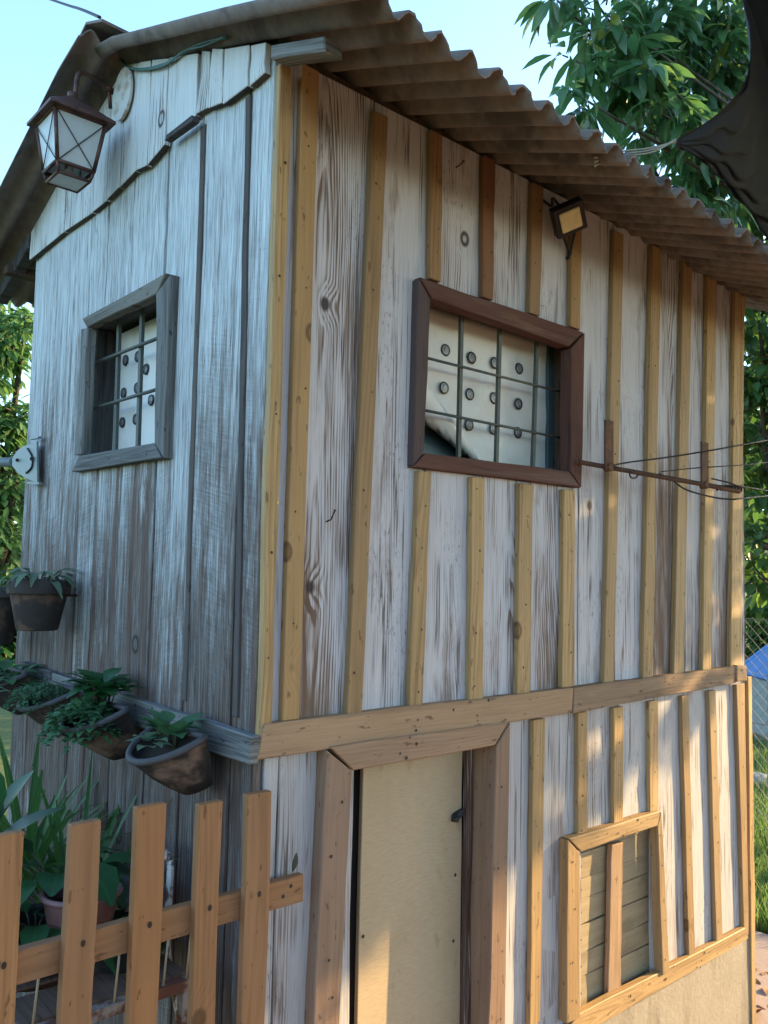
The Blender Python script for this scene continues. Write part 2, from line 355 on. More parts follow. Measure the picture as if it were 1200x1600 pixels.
# back and far side walls (unseen from the photograph's side, planks all the same)
mb=MB(); y=0
while y<D-.01:
    w=min(.2,D-y); board(mb,V((W,y+.002,0)),V((W,y+w-.002,0)),V((W,y+w-.002,roofz(y+w)-.02)),V((W,y+.002,roofz(y)-.02)),(1,0,0),.02); y+=.2
x=0.0
while x<W-.01:
    w=min(.2,W-x); board(mb,V((x+w,D,0)),V((x,D,0)),V((x,D,roofz(D)-.02)),V((x+w,D,roofz(D)-.02)),(0,1,0),.02); x+=.21
mb.build('rear_wall',M['sawn'],shed)

# --- front wall, upper storey: planks between the battens, cut round the window
UP=[ # batten pixel edges (xl,xr,y) top / bottom
 ((470,500,104),(438,468,1126)), ((581,607,176),(540,566,1117)),
 ((672,692,206),(637,661,1106)), ((754,775,246),(732,755,1096)), ((831,850,288),(807,829,1084)),
 ((893,910,330),(877,898,1074)), ((959,975,362),(943,960,1068)), ((1018,1034,385),(1004,1020,1060)),
 ((1067,1082,407),(1052,1069,1053)), ((1106,1120,428),(1097,1112,1047)), ((1148,1164,453),(1141,1158,1041))]
xs_t=[FW((a+b)/2,y).x for (a,b,y),_ in UP]; xs_b=[FW((a+b)/2,y).x for _,(a,b,y) in UP]
xb=[.022]+[(p+q)/2 for p,q in zip(xs_t,xs_b)][0:]; xb[-1]=W-.012
TOPZ=EYE+1.100
mb=MB()
plank_tones=[0]*20
for x0,x1 in zip(xb,xb[1:]):
    g=.0025; spans=[(belt_z,TOPZ)]
    xm0,xm1=max(x0,WX0),min(x1,WX1)
    if xm1-xm0>.02:
        if x0>=WX0-.06 and x1<=WX1+.06: spans=[(belt_z,WZ0-.005),(WZ1+.005,TOPZ)]
        else: spans=[(belt_z,TOPZ)]
    if x0<WX0<x1 and WX0-x0>.06:      # plank running past the window edge: keep the strip beside it
        board(mb,V((x0+g,0,belt_z)),V((WX0-.002,0,belt_z)),V((WX0-.002,0,TOPZ)),V((x0+g,0,TOPZ)),FY,.022); 
        c=None; x0=WX0-.001; spans=[(belt_z,WZ0-.005),(WZ1+.005,TOPZ)]
    if x0<WX1<x1 and x1-WX1>.06:
        for a,b in ((belt_z,WZ0-.005),(WZ1+.005,TOPZ)):
            board(mb,V((x0+g,0,a)),V((WX1+.002,0,a)),V((WX1+.002,0,b)),V((x0+g,0,b)),FY,.022)
        x0=WX1+.003; spans=[(belt_z,TOPZ)]
    for a,b in spans:
        board(mb,V((x0+g,0,a)),V((x1-g,0,a)),V((x1-g,0,b)),V((x0+g,0,b)),FY,.022)
mb.build('upper_plank_wall',M['front'],shed,.002)

def nails(mb,bl,br,tr,tl,n,mat,cnt,rad=.0028):
    n=V(n)
    for i in range(cnt):
        t=(i+.5+U(-.3,.3))/cnt; s=.5+U(-.22,.22)
        p=bl.lerp(tl,t).lerp(br.lerp(tr,t),s)+n*.0016
        side=(br-bl).normalized(); up=n.cross(side)
        c=rc(); r=rad*U(.7,1.3); ids=[mb.vert(p+side*r*math.cos(k*math.pi/4)+up*r*math.sin(k*math.pi/4),c) for k in range(8)]
        mb.face(ids,None,mat)
def batten(pt,pb,th=.018,tone=0.,yp=None,name='batten',mat='batten',cnt=5,z=None):
    yp=-th if yp is None else yp
    (a,b,y1),(c,d,y0)=pt,pb
    tl,tr,bl,br=FW(a,y1,yp),FW(b,y1,yp),FW(c,y0,yp),FW(d,y0,yp)
    zt=(tl.z+tr.z)/2; zb=(bl.z+br.z)/2
    tl.z=tr.z=zt; bl.z=br.z=zb
    bl.x+=.005; tl.x+=.005
    mb=MB(); board(mb,bl,br,tr,tl,FY,th-.001,8,.0006,tone); nails(mb,bl,br,tr,tl,FY,1,cnt)
    return mb.build(name,[M[mat],M['nail']],shed,.0018)
tones=[.1,.15,.25,.9,.3,.1,0,.1,0,0,0]
for i,(t_,b_) in enumerate(UP):
    if i in (2,3,4,5):              # cut by the window
        wt={2:(670,690,437),3:(752,771,466),4:(826,844,491),5:(890,907,512)}[i]
        wb={2:(652,674,736),3:(736,758,746),4:(811,834,756),5:(880,899,765)}[i]
        batten(t_,wt,tone=[.55,.95,.45,.3][i-2],cnt=2); batten(wb,b_,tone=0,cnt=4)
    else: batten(t_,b_,tone=tones[i],cnt=5)
# corner board and its brass screw
mb=MB(); pts=[FW(400,1160,-.02),FW(424,1152,-.02),FW(457,116,-.02),FW(428,100,-.02)]
pts[0].z=pts[1].z=EYE-.335; pts[2].z=pts[3].z=EYE+1.065; pts[0].x=pts[3].x=-.001
board(mb,*pts,FY,.0195,10,.0011); nails(mb,*pts,FY,1,5)
p=FW(434,785,-.022); ids=[mb.vert(p+V((math.cos(k*.785)*.0035,-.0005,math.sin(k*.785)*.0035))) for k in range(8)]; mb.face(ids,None,2)
mb.build('corner_board',[M['batten'],M['nail'],M['brass']],shed,.002)

# --- belt board across the front: two lengths, and the end block
def fboard(name,px,yp,th,mat,segs=6,tone=0,parent=shed,along='h',cnt=0,jit=.0012,bevel=.002):
    """px: bl,br,tr,tl pixels on plane y=yp; along 'h' runs the grain along the long horizontal side"""
    bl,br,tr,tl=[FW(*p,yp) for p in px]
    mb=MB()
    if along=='h': board(mb,br,tr,tl,bl,FY,th,segs,jit,tone)
    else: board(mb,bl,br,tr,tl,FY,th,segs,jit,tone)
    if cnt: nails(mb,bl,br,tr,tl,FY,1,cnt,.0035)
    return mb.build(name,[M[mat],M['nail']],parent,bevel)
fboard('belt_board',[(402,1188),(894,1114),(896,1075),(414,1131)],-.026,.026,'belt',8,cnt=6)
fboard('belt_board',[(896,1114),(1151,1067),(1151,1041),(897,1074)],-.027,.027,'belt',6,cnt=6)
fboard('end_block',[(1152,1066),(1167,1064),(1167,1040),(1152,1039)],-.034,.05,'belt',2,cnt=1)

# --- front window: oxide frame, grille, foam panel with screw caps
win=MB()
P=-.022
def wb(px,mat,seg=4,along='h'):
    bl,br,tr,tl=[FW(*p,P) for p in px]
    if along=='h': board(win,br,tr,tl,bl,FY,.04,seg,.001,mat=mat)
    else: board(win,bl,br,tr,tl,FY,.04,seg,.001,mat=mat)
wb([(675,466),(890,541),(913,519),(656,433)],0)
wb([(645,729),(908,762),(890,736),(665,708)],0)
wb([(893,737),(909,762),(914,520),(893,543)],0,along='v')
wb([(646,728),(663,706),(674,467),(655,434)],1,along='v')
window=win.build('window',[M['redframe'],M['darkframe']],shed,.002); window['label']='wide front window with oxide red frame and iron grille'
mb=MB()                                            # reveal boards
for a,b,c,d,nn in (((WX0,0.016,WZ0),(WX0,.12,WZ0),(WX0,.12,WZ1),(WX0,.016,WZ1),(1,0,0)),((WX1,.12,WZ0),(WX1,0.016,WZ0),(WX1,0.016,WZ1),(WX1,.12,WZ1),(-1,0,0)),
                 ((WX0,.016,WZ1),(WX0,.12,WZ1),(WX1,.12,WZ1),(WX1,.016,WZ1),(0,0,-1)),((WX0,.12,WZ0),(WX0,.016,WZ0),(WX1,.016,WZ0),(WX1,.12,WZ0),(0,0,1))):
    board(mb,V(a),V(b),V(c),V(d),nn,.015,3,.001)
mb.build('window_reveal',M['darkwood'],window,.002)
mb=MB(); yb=.045
for xt,xbm in (((721,493),(716,712)),((781,512),(775,722)),((839,532),(832,733))):
    a=FW(*xbm,yb-.002); b=FW(*xt,yb-.002); a.z=WZ0-.002; b.z=WZ1+.002; d=(b-a)
    box(mb,(a+b)/2,.011,.009,d.length,Z=d.normalized())
for l,r_ in (((669,560),(884,614)),((668,642),(876,684))):
    a=FW(*l,yb-.010); b=FW(*r_,yb-.010); a.x=WX0-.003; b.x=WX1+.003; tube(mb,[a,b],.0038,8)
mb.build('grille',M['bar'],window)
mb=MB()                                            # foam panel with curled lower-left corner
py_=.095; nx,nz=28,20
x0,x1=WX0,FW(880,600,py_).x; z0,z1=WZ0-.001,WZ1+.0
gr=[]
for i in range(nx+1):
    row=[]
    for k in range(nz+1):
        x=x0+(x1-x0)*i/nx; z=z0+(z1-z0)*k/nz
        # corner flap: distance below a slanting crease
        s=(z-z0)-( .14-(x-x0)*.43)
        yy=py_+.004*math.sin(x*23)*math.sin(z*31)
        zz=z
        if s<0: zz=z-s*1.75; yy-= .03*math.sin(min(1,-s/.09)*math.pi*.6); zz=min(zz,z-s*1.75)
        row.append(mb.vert((x,yy,zz)))
    gr.append(row)
for i in range(nx):
    for k in range(nz): mb.face((gr[i][k],gr[i+1][k],gr[i+1][k+1],gr[i][k+1]),None,0,True)
o=mb.build('foam_panel',M['panel'],window); sm=o.modifiers.new('t','SOLIDIFY'); sm.thickness=.004; sm.offset=-1
def cap(mb,p,ax,r=.017):
    """domed screw cap: dark well, metal ring and centre, facing ax"""
    ax=V(ax); s=ax.orthogonal().normalized(); t_=ax.cross(s)
    def ring(rr,h): return [mb.vert(p+s*rr*math.cos(2*math.pi*k/14)+t_*rr*math.sin(2*math.pi*k/14)+ax*h) for k in range(14)]
    A=ring(r,0); B=ring(r*.9,.003); C=ring(r*.72,.001); Dd=ring(r*.42,.0045)
    for X,Y,mt in ((A,B,0),(B,C,0),(C,Dd,1)):
        for k in range(14): j=(k+1)%14; mb.face((X[k],X[j],Y[j],Y[k]),None,mt,True)
    mb.face(Dd,None,1)
for q in ((696,547),(737,559),(773,567),(811,576),(694,606),(734,616),(772,622),(810,631),(733,664),(771,670),(809,676)):
    mb=MB(); cap(mb,FW(*q,py_-.004),FY); mb.build('screw_cap',[M['capdark'],M['capmetal']],window)
M['bluegrey']=simple('blue_grey_sheet',(.05,.085,.10),.5)
mb=MB(); box(mb,((WX0+WX1)/2,.135,(WZ0+WZ1)/2),WX1-WX0+.02,.006,WZ1-WZ0+.02); mb.build('inner_sheet',M['bluegrey'],window)
mb=MB()
for k in range(4):
    x=FW(872+k*6,560,.07).x; tube(mb,[V((x+.004*math.sin(j*1.3+k),.06+.01*k+.005*math.sin(j*.9),WZ1-(WZ1-WZ0)*j/8)) for j in range(9)],.003,6)
mb.build('cable',M['wire'],window)
mb=MB(); a,b=FW(846,700,.09).x,FW(862,700,.09).x
box(mb,((a+b)/2+.01,.088,(WZ0+WZ1)/2),.022,.012,WZ1-WZ0-.004); mb.build('side_strip',M['bluegrey'],window)

# --- front wall lower storey
LOW=[((832,853,1124),(826,844,1602)),((902,918,1113),(902,918,1312)),((958,974,1105),(958,974,1290)),((1013,1029,1095),(1015,1029,1272)),
     ((1064,1076,1087),(1076,1087,1508)),((1107,1119,1079),(1119,1130,1484)),((1150,1164,1069),(1162,1170,1462))]
lx=[.022,FW(500,1400).x+.02]
mb=MB()
def lowplank(x0,x1,z0,z1): board(mb,V((x0+.002,0,z0)),V((x1-.002,0,z0)),V((x1-.002,0,z1)),V((x0+.002,0,z1)),FY,.022)
bt=belt_z-.001
lowplank(.024,.06,.05,bt); lowplank(.06,DX0-.005,.05,bt)
lowplank(DX0-.003,DX1+.003,DZ1+.004,bt)
edges=[DX1+.004]+[ (FW((a+b)/2,y1).x+FW((c+d)/2,y0).x)/2 for (a,b,y1),(c,d,y0) in LOW]; edges[-1]=W-.012
sillz=EYE-1.20
for i,(x0,x1) in enumerate(zip(edges,edges[1:])):
    if i==0: lowplank(x0,x1,.05,bt)
    elif x1<=HX1+.08 and x0>.9: lowplank(x0,x1,HZ1,bt)
    else: lowplank(x0,x1,sillz,bt)
lowplank(edges[1],HX0-.002,sillz,HZ1-.001)
mb.build('lower_plank_wall',M['front_low'],shed,.002)
for t_,b_ in LOW: batten(t_,b_,th=.016,cnt=4)
fboard('sill_board',[(862,1645),(1171,1467),(1165,1450),(905,1585)],-.024,.024,'batten',6,cnt=9)
mb=MB()                                            # cement plinth under the lower wall
x0=FW(842,1640).x
box(mb,((x0+W)/2+.004,.02,.20),W-x0,.05,.40)
mb.build('plinth',M['cement'],shed,.004)
mb=MB(); a,b=FW(1166,1500,-.03),FW(1173,1500,-.03)
board(mb,V((W-.012,-.012,0)),V((W+.02,-.012,0)),V((W+.02,-.012,belt_z)),V((W-.012,-.012,belt_z)),FY,.03,8); mb.build('end_post',M['batten'],shed,.002)

# --- door
P=-.034
dj=MB()
def db(px,seg=5,along='v',th=.034):
    bl,br,tr,tl=[FW(*p,P) for p in px]
    if along=='h': board(dj,br,tr,tl,bl,FY,th,seg,.001)
    else: board(dj,bl,br,tr,tl,FY,th,seg,.001)
    nails(dj,bl,br,tr,tl,FY,1,4,.0035)
db([(489,1640),(530,1640),(551,1206),(511,1172)])
db([(553,1204),(774,1165),(796,1128),(517,1167)],along='h')
db([(762,1640),(789,1640),(798,1128),(777,1165)])
door_frame=dj.build('door_frame',[M['doorframe'],M['nail']],shed,.0025)
yd=.055
mb=MB(); a=FW(563,1300,yd).x; b=FW(722,1300,yd).x
board(mb,V((a,yd,.03)),V((b,yd,.03)),V((b-.001,yd,DZ1+.01)),V((a+.004,yd,DZ1+.01)),FY,.012,8,.0008)
for q in ((711,1367),(708,1470),(567,1463)):
    p=FW(*q,yd)+V((0,-.001,0)); ids=[mb.vert(p+V((.0045*math.cos(k*.785),0,.0045*math.sin(k*.785)))) for k in range(8)]; mb.face(ids,None,1)
door=mb.build('door',[M['doorpanel'],M['nail']],shed,.0015); door['label']='narrow buff plywood door in brown wooden frame'
mb=MB(); p=FW(716,1276,yd-.012)                      # turn-button latch
board(mb,p+V((-.016,0,-.012)),p+V((-.012,0,.006)),p+V((.024,0,.016)),p+V((.022,0,-.002)),FY,.012,2,.0015)
tube(mb,[p+V((-.010,.002,-.004)),p+V((-.010,-.008,-.004))],.008,8); mb.build('latch',M['wire'],door,.002)
mb=MB()                                             # right reveal: peeling jamb then stop
xr=FW(776,1400,P).x
board(mb,V((xr-.004,yd+.01,.02)),V((xr-.004,-.002,.02)),V((xr-.004,-.002,DZ1+.02)),V((xr-.004,yd+.01,DZ1+.02)),(-1,0,0),.02,6,.001)
mb.build('door_jamb',M['doorframe'],door_frame,.002)
mb=MB(); xl=FW(727,1300,yd-.01).x
board(mb,V((xl,yd-.014,.02)),V((xr-.005,yd-.014,.02)),V((xr-.005,yd-.014,DZ1+.01)),V((xl+.006,yd-.014,DZ1+.01)),FY,.018,8,.0022)
mb.build('door_jamb',M['peeldark'],door_frame,.002)
mb=MB(); xl=FW(552,1400,P).x
board(mb,V((xl+.004,yd+.0,.02)),V((xl+.026,yd+.0,.02)),V((xl+.024,yd+.0,DZ1+.01)),V((xl+.006,yd+.0,DZ1+.01)),FY,.02,8,.0012)
board(mb,V((xl-.002,0,.02)),V((xl-.002,yd+.03,.02)),V((xl-.002,yd+.03,DZ1)),V((xl-.002,0,DZ1)),(1,0,0),.02,6,.001)
mb.build('door_stop',M['darkwood'],door_frame,.002)
mb=MB(); box(mb,((DX0+DX1)/2,.09,DZ1/2),DX1-DX0+.06,.01,DZ1+.02); mb.build('door_backing',M['gapdark'],door)

# --- hatch
P=-.030; hm=MB()
def hb(px,seg=4,along='v',th=.03):
    bl,br,tr,tl=[FW(*p,P) for p in px]
    if along=='h': board(hm,br,tr,tl,bl,FY,th,seg,.001)
    else: board(hm,bl,br,tr,tl,FY,th,seg,.001)
    nails(hm,bl,br,tr,tl,FY,1,4,.003)
hb([(886,1600),(907,1590),(907,1333),(887,1312)])
hb([(909,1331),(1028,1290),(1033,1267),(890,1311)],along='h')
hb([(1036,1524),(1047,1518),(1034,1268),(1028,1291)])
hatch=hm.build('hatch',[M['batten'],M['nail']],shed,.002); hatch['label']='low hatch of horizontal boards in pale pine frame'
mb=MB(); yh=.022; zz=EYE-1.26; k=0
hx0,hx1=FW(903,1450,yh).x-.01,FW(1040,1450,yh).x+.05
while zz<HZ1+.03:
    h=U(.055,.085)
    board(mb,V((hx1,yh,zz+.001)),V((hx1,yh,zz+h-.001)),V((hx0,yh,zz+h-.001+U(-.002,.002))),V((hx0,yh,zz+.001)),FY,.012,4,.0014)
    for xx in (hx0+.022,hx1-.03):
        p=V((xx,yh-.0022,zz+h*.5)); mb.face([mb.vert(p+V((.003*math.cos(q*.785),0,.003*math.sin(q*.785)))) for q in range(8)],None,1)
    zz+=h
mb.build('hatch_panel',[M['hatch'],M['nail']],hatch,.0015)
fboard('prop_stick',[(950,1556),(970,1549),(974,1316),(956,1320)],-.002,.016,'belt',8,parent=hatch,along='v',jit=.0007)

# --- gable wall planks (rough sawn), cut round its window
seams=[(.0,.0),(389,130,368,1000),(319,190,288,1000),(258,235,236,1060),(206,275,183,1000),(164,330,150,900),(144,345,118,900),(75,400,58,900)]
ys=[.0]+[(GW(a,b).y+GW(c,d).y)/2 for a,b,c,d in seams[1:]]+[D]
mb=MB(); zb=.02; zt=roofz(0)-.015
strip=MB()
for i,(y0,y1) in enumerate(zip(ys,ys[1:])):
    g=.005 if i in (1,2) else .0035
    yy=[(y0,y1)]
    def pl(a,b,z0,z1): board(mb,V((0,b-g,z0)),V((0,a+g,z0)),V((0,a+g,z1)),V((0,b-g,z1)),GX,.02,8,.0014)
    if y1<=GY0+.03 or y0>=GY1-.03: pl(y0,y1,zb,zt)
    else:
        a,b=y0,y1
        if y0<GY0-.03: pl(y0,GY0,zb,zt); a=GY0
        if y1>GY1+.03: pl(GY1,y1,zb,zt); b=GY1
        c_=(a+b)/2
        pl(a,b,zb,GZ0); pl(a,b,GZ1,zt)
mb.build('gable_plank_wall',M['sawn'],shed,.0022)
for (a,b,c,d) in ((387,150,366,1120),(317,195,286,1095)):    # thin grey cover strips in two of the seams
    mb=MB(); t0,b0=GW(a,b,-.006),GW(c,d,-.006); s=V((0,.009,0))
    board(mb,b0+s,b0-s,t0-s,t0+s,GX,.012,8,.001); mb.build('cover_strip',M['lapdark'],shed,.0015)
# gable boards above, lapped 2 cm proud with a ragged lower edge
gp=[(57,399),(80,378),(110,352),(124,341),(144,330),(165,311),(208,267),(225,262),(255,229),(257,213),(300,184),(322,170),(352,157),(387,131),(417,104)]
ge=[(GW(*p,-.022).y,GW(*p,-.022).z) for p in gp]
def edge(y):
    for (ya,za),(yb_,zb_) in zip(ge,ge[1:]):
        if yb_<=y<=ya: return zb_+(za-zb_)*(y-yb_)/(ya-yb_)
    return ge[0][1] if y>ge[0][0] else ge[-1][1]
cuts=[57,98,141,164,209,229,256,303,322,345,386,417]
cy=[GW(x,300,-.022).y if 0 else GW(x,390-.78*(x-57),-.022).y for x in cuts]; cy[0]=D+.005; cy[-1]=.012
mb=MB(); lip=MB()
for k,(ya,yb_) in enumerate(zip(cy,cy[1:])):
    g=.0022; a,b=ya-g,yb_+g; zlo=[edge(a-.001),edge(b+.001)]
    if k in (6,7): zlo=[z+.004 for z in zlo]
    lean=.012 if k in (7,8) else 0
    segs=[(a,b)] if not (a>RIDGE>b) else [(a,RIDGE),(RIDGE,b)]
    c=rc(); jz=U(-.004,.004); xo=-.019+U(-.0015,.0015)
    for aa,bb in segs:
        t_=lambda y: zlo[0]+(zlo[1]-zlo[0])*(a-y)/(a-b)
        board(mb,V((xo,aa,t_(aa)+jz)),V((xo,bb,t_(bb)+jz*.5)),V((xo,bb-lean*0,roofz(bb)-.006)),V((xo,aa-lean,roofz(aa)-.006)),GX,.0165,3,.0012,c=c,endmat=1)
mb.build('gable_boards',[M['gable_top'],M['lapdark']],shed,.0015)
mb=MB()                                             # splintered board ends under the lap
a=GW(258,212,-.034); b=GW(300,180,-.034); board(mb,a+V((0,0,-.012)),b+V((0,0,-.015)),b+V((0,0,.002)),a+V((0,0,.002)),GX,.02,2,.002)
mb.build('lap_edge',M['lapdark'],shed,.002)

# --- gable window
P=-.024; win=MB()
def gb(px,seg=4,along='h',th=.03):
    bl,br,tr,tl=[GW(*p,P) for p in px]
    if along=='h': board(win,br,tr,tl,bl,GX,th,seg,.0012)
    else: board(win,bl,br,tr,tl,GX,th,seg,.0012)
gb([(135,511),(243,460),(258,427),(128,498)])
gb([(112,737),(251,715),(240,692),(124,712)])
gb([(241,692),(255,716),(266,427),(245,460)],along='v')
gb([(116,711),(126,710),(136,512),(127,514)],along='v')
gwin=win.build('window',M['greyboard'],shed,.002); gwin['label']='tall grey framed window in the gable wall'
mb=MB()
for a,b,c,d,nn in (((.016,GY0,GZ0),(.13,GY0,GZ0),(.13,GY0,GZ1),(.016,GY0,GZ1),(0,1,0)),((.13,GY1,GZ0),(.016,GY1,GZ0),(.016,GY1,GZ1),(.13,GY1,GZ1),(0,-1,0)),
                 ((.016,GY0,GZ1),(.13,GY0,GZ1),(.13,GY1,GZ1),(.016,GY1,GZ1),(0,0,-1)),((.13,GY0,GZ0),(.016,GY0,GZ0),(.016,GY1,GZ0),(.13,GY1,GZ0),(0,0,1))):
    board(mb,V(a),V(b),V(c),V(d),nn,.012,3,.001)
mb.build('window_reveal',M['greyboard'],gwin,.002)
mb=MB()
for t_,b_ in (((151,510),(144,705)),((187,490),(181,700)),((223,475),(216,695))):
    a=GW(*b_,.03); b=GW(*t_,.03); a.z=GZ0-.002; b.z=GZ1+.002; d=b-a
    box(mb,(a+b)/2,.009,.014,d.length,Z=d.normalized())
for l,r_ in (((134,573),(242,531)),((130,643),(239,611))):
    a=GW(*l,.022); b=GW(*r_,.022); tube(mb,[V((.022,GY1+.004,a.z)),V((.022,GY0-.004,b.z))],.005,8)
mb.build('grille',M['bar'],gwin)
mb=MB(); xp=.085
ya,yb_=GW(180,600,xp).y,GY0-.03
zt_=GW(210,512,xp).z
board(mb,V((xp,ya,GZ0-.01)),V((xp,yb_,GZ0-.01)),V((xp,yb_,zt_)),V((xp,ya,zt_)),GX,.006,4,.0004)
board(mb,V((xp+.012,ya+.075,GZ0+.045)),V((xp+.012,ya-.02,GZ0+.045)),V((xp+.012,ya-.02,GZ1-.12)),V((xp+.012,ya+.075,GZ1-.12)),GX,.006,4,.0004)
mb.build('foam_panel',M['panel'],gwin)
for q in ((196,563),(215,557),(193,614),(214,606),(191,660),(212,655),(228,577),(236,625)):
    mb=MB(); cap(mb,GW(*q,xp-.003),GX,.016); mb.build('screw_cap',[M['capdark'],M['capmetal']],gwin)
mb=MB(); 
for k in range(5):
    y=GW(140+k*9,600,.118).y; board(mb,V((.118,y+.03,GZ0-.03)),V((.118,y-.03,GZ0-.03)),V((.118,y-.03,GZ1+.02)),V((.118,y+.03,GZ1+.02)),GX,.012,3,.001)
box(mb,(.2,(GY0+GY1)/2,(GZ0+GZ1)/2),.006,.6,.5)
mb.build('inner_boards',M['innerpale'],gwin,.002)

# --- grey board along the gable wall that carries the half pots
mb=MB()
for p in ([(30,1076),(76,1086),(79,1050),(30,1033)],[(80,1087),(390,1197),(393,1150),(81,1051)]):
    bl,br,tr,tl=[GW(*q,-.024) for q in p]; board(mb,br,tr,tl,bl,GX,.022,6,.0014); nails(mb,bl,br,tr,tl,GX,1,4,.0035)
mb.build('pot_rail',[M['greyboard'],M['nail']],shed,.002)

# --- roof: corrugated fibre-cement sheets, both slopes
PITCH=.0796; AMP=.017
def eave_y(x): return -.352+.006*math.sin(x*5)
def corr(name,x0,x1,ya,yb_,lift,flip=False,phase=0.):
    """sheet from x0..x1, from y=ya (eave) to yb (ridge); corrugations run down the slope"""
    mb=MB(); nx=int((x1-x0)/PITCH*12); ny=8; top=[];bot=[]
    c=rc()
    for i in range(nx+1):
        x=x0+(x1-x0)*i/nx; h=AMP*math.cos(2*math.pi*(x-XCR)/PITCH); r1=[];r2=[]
        e=ya+.006*math.sin(x*7+phase)+.004*math.sin(x*61)+random.gauss(0,.0022)
        for k in range(ny+1):
            y=e+(yb_-e)*k/ny; sag=.004*math.sin(k*.7+x*2)
            z=roofz(y)+AMP+lift+h+sag + TILT*(x)
            r1.append(mb.vert((x,y,z+.0055),c)); r2.append(mb.vert((x,y,z),c))
        top.append(r1);bot.append(r2)
    for i in range(nx):
        for k in range(ny):
            mb.face((top[i][k],top[i+1][k],top[i+1][k+1],top[i][k+1]),None,0,True)
            mb.face((bot[i][k],bot[i][k+1],bot[i+1][k+1],bot[i+1][k]),None,0,True)
        mb.face((top[i][0],bot[i][0],bot[i+1][0],top[i+1][0])); mb.face((top[i][ny],top[i+1][ny],bot[i+1][ny],bot[i][ny]))
    for i in (0,nx):
        for k in range(ny): mb.face((top[i][k],top[i][k+1],bot[i][k+1],bot[i][k]) if i==0 else (top[i][k],bot[i][k],bot[i][k+1],top[i][k+1]))
    return mb.build(name,M['fibro'],shed)
XCR=-.045; TILT=-.026
x=-.105
sheets=[(-.105,.80),(.72,1.56),(1.48,2.36)]
for i,(a,b) in enumerate(sheets): corr('roof_sheet',a,b,-.385,RIDGE+.03,.004+.007*(i%2),phase=i)
for i,(a,b) in enumerate([(-.16,.82),(.74,1.58),(1.50,2.36)]): corr('roof_sheet',a,b,1.80,RIDGE-.03,.004+.007*(i%2),phase=i+3)
mb=MB()                                             # ridge cap
for i in range(3):
    a=-.13+i*.8; b=a+.86
    for s in (-1,1):
        ids=[]
        for x in (a,b):
            for w in (.0,.11):
                ids.append(mb.vert((x,RIDGE+s*w,roofz(RIDGE)+.062-.42*w+TILT*x+i%2*.004)))
        q=(ids[0],ids[1],ids[3],ids[2]); mb.face(q if s<0 else q[::-1])
o=mb.build('ridge_cap',M['fibro'],shed); sm=o.modifiers.new('t','SOLIDIFY'); sm.thickness=.007
# wall plate + purlins under the sheets, rafter tail at the corner
mb=MB()
box(mb,((W)/2,.045,roofz(.045)-.028),W-.04,.05,.05); mb.build('wall_plate',M['darkwood'],shed,.002)
for yy,x0 in ((.36,.03),(1.08,.03),(1.55,-.05)):
    mb=MB(); box(mb,((x0+W+.1)/2,yy,roofz(yy)-.018+TILT),W+.1-x0,.045,.03); mb.build('purlin',M['darkwood'],shed,.002)
mb=MB(); a=GW(422,92,-.03); b=GW(507,78,-.03); c=GW(505,56,-.03); d=GW(422,70,-.03)
board(mb,b,c,d,a,GX,.045,4,.001); mb.build('rafter_tail',M['greyboard'],shed,.003)
mb=MB(); y0=D+.005; board(mb,V((-.03,y0+.30,roofz(y0+.3)-.06)),V((-.03,y0,roofz(y0)-.06)),V((-.03,y0,roofz(y0)-.012)),V((-.03,y0+.30,roofz(y0+.3)-.012)),GX,.04,3,.001); mb.build('rafter_tail',M['greyboard'],shed,.003)
# bent nails standing out of the planks
for q,dz in (((510,815),.012),((712,262),.0)):
    mb=MB(); p=FW(*q,0); tube(mb,[p,p+V((.003,-.012,.004)),p+V((.007,-.02,.012+dz))],.0017,6); tube(mb,[p+V((.007,-.02,.012+dz)),p+V((.0073,-.0205,.0132+dz))],.0038,8)
    mb.build('bent_nail',M['nail'],shed)
# ------------------------------------------------------------------ ground
N=NT('yard_soil'); p,x,y,z=N.pos(); n1=N.noise(p,1.2,5.,.6); n2=N.noise(p,30.,4.,.65); n3=N.noise(p,.35,3.,.5)
c=N.mix(n2,(.20,.11,.065),(.40,.235,.14)); c=N.mix(N.mul(N.step(n1,.5,.62),.6),c,(.10,.11,.04)); lawn=N.step(N.add(N.m('MAXIMUM',N.sub(y,1.0),N.sub(N.mul(x,-1.),1.3)),N.mul(N.sub(n1,.5),1.6)),.0,.7); c=N.mix(N.mul(lawn,.9),c,N.mix(n2,(.045,.075,.022),(.10,.145,.05)))
M['soil']=N.finish(c,.95,N.add(n2,n1),.6,.02,spec=.1)
mb=MB(); n=40; S=[-1500,-400,-100,-30]+[ -12+k*.75 for k in range(49)]+[30,60,100,400,1500]
def gz(x,y): 
    r=math.hypot(x-1,y-.7); return -.012+ (.05*math.sin(x*.7+1)*math.cos(y*.6)*min(1,max(0,(r-2.5)/3)) if r<60 else 0)
rows=[[mb.vert((x,y,gz(x,y))) for y in S] for x in S]
for i in range(len(S)-1):
    for k in range(len(S)-1): mb.face((rows[i][k],rows[i+1][k],rows[i+1][k+1],rows[i][k+1]),None,0,True)
setting(mb.build('ground',M['soil']))
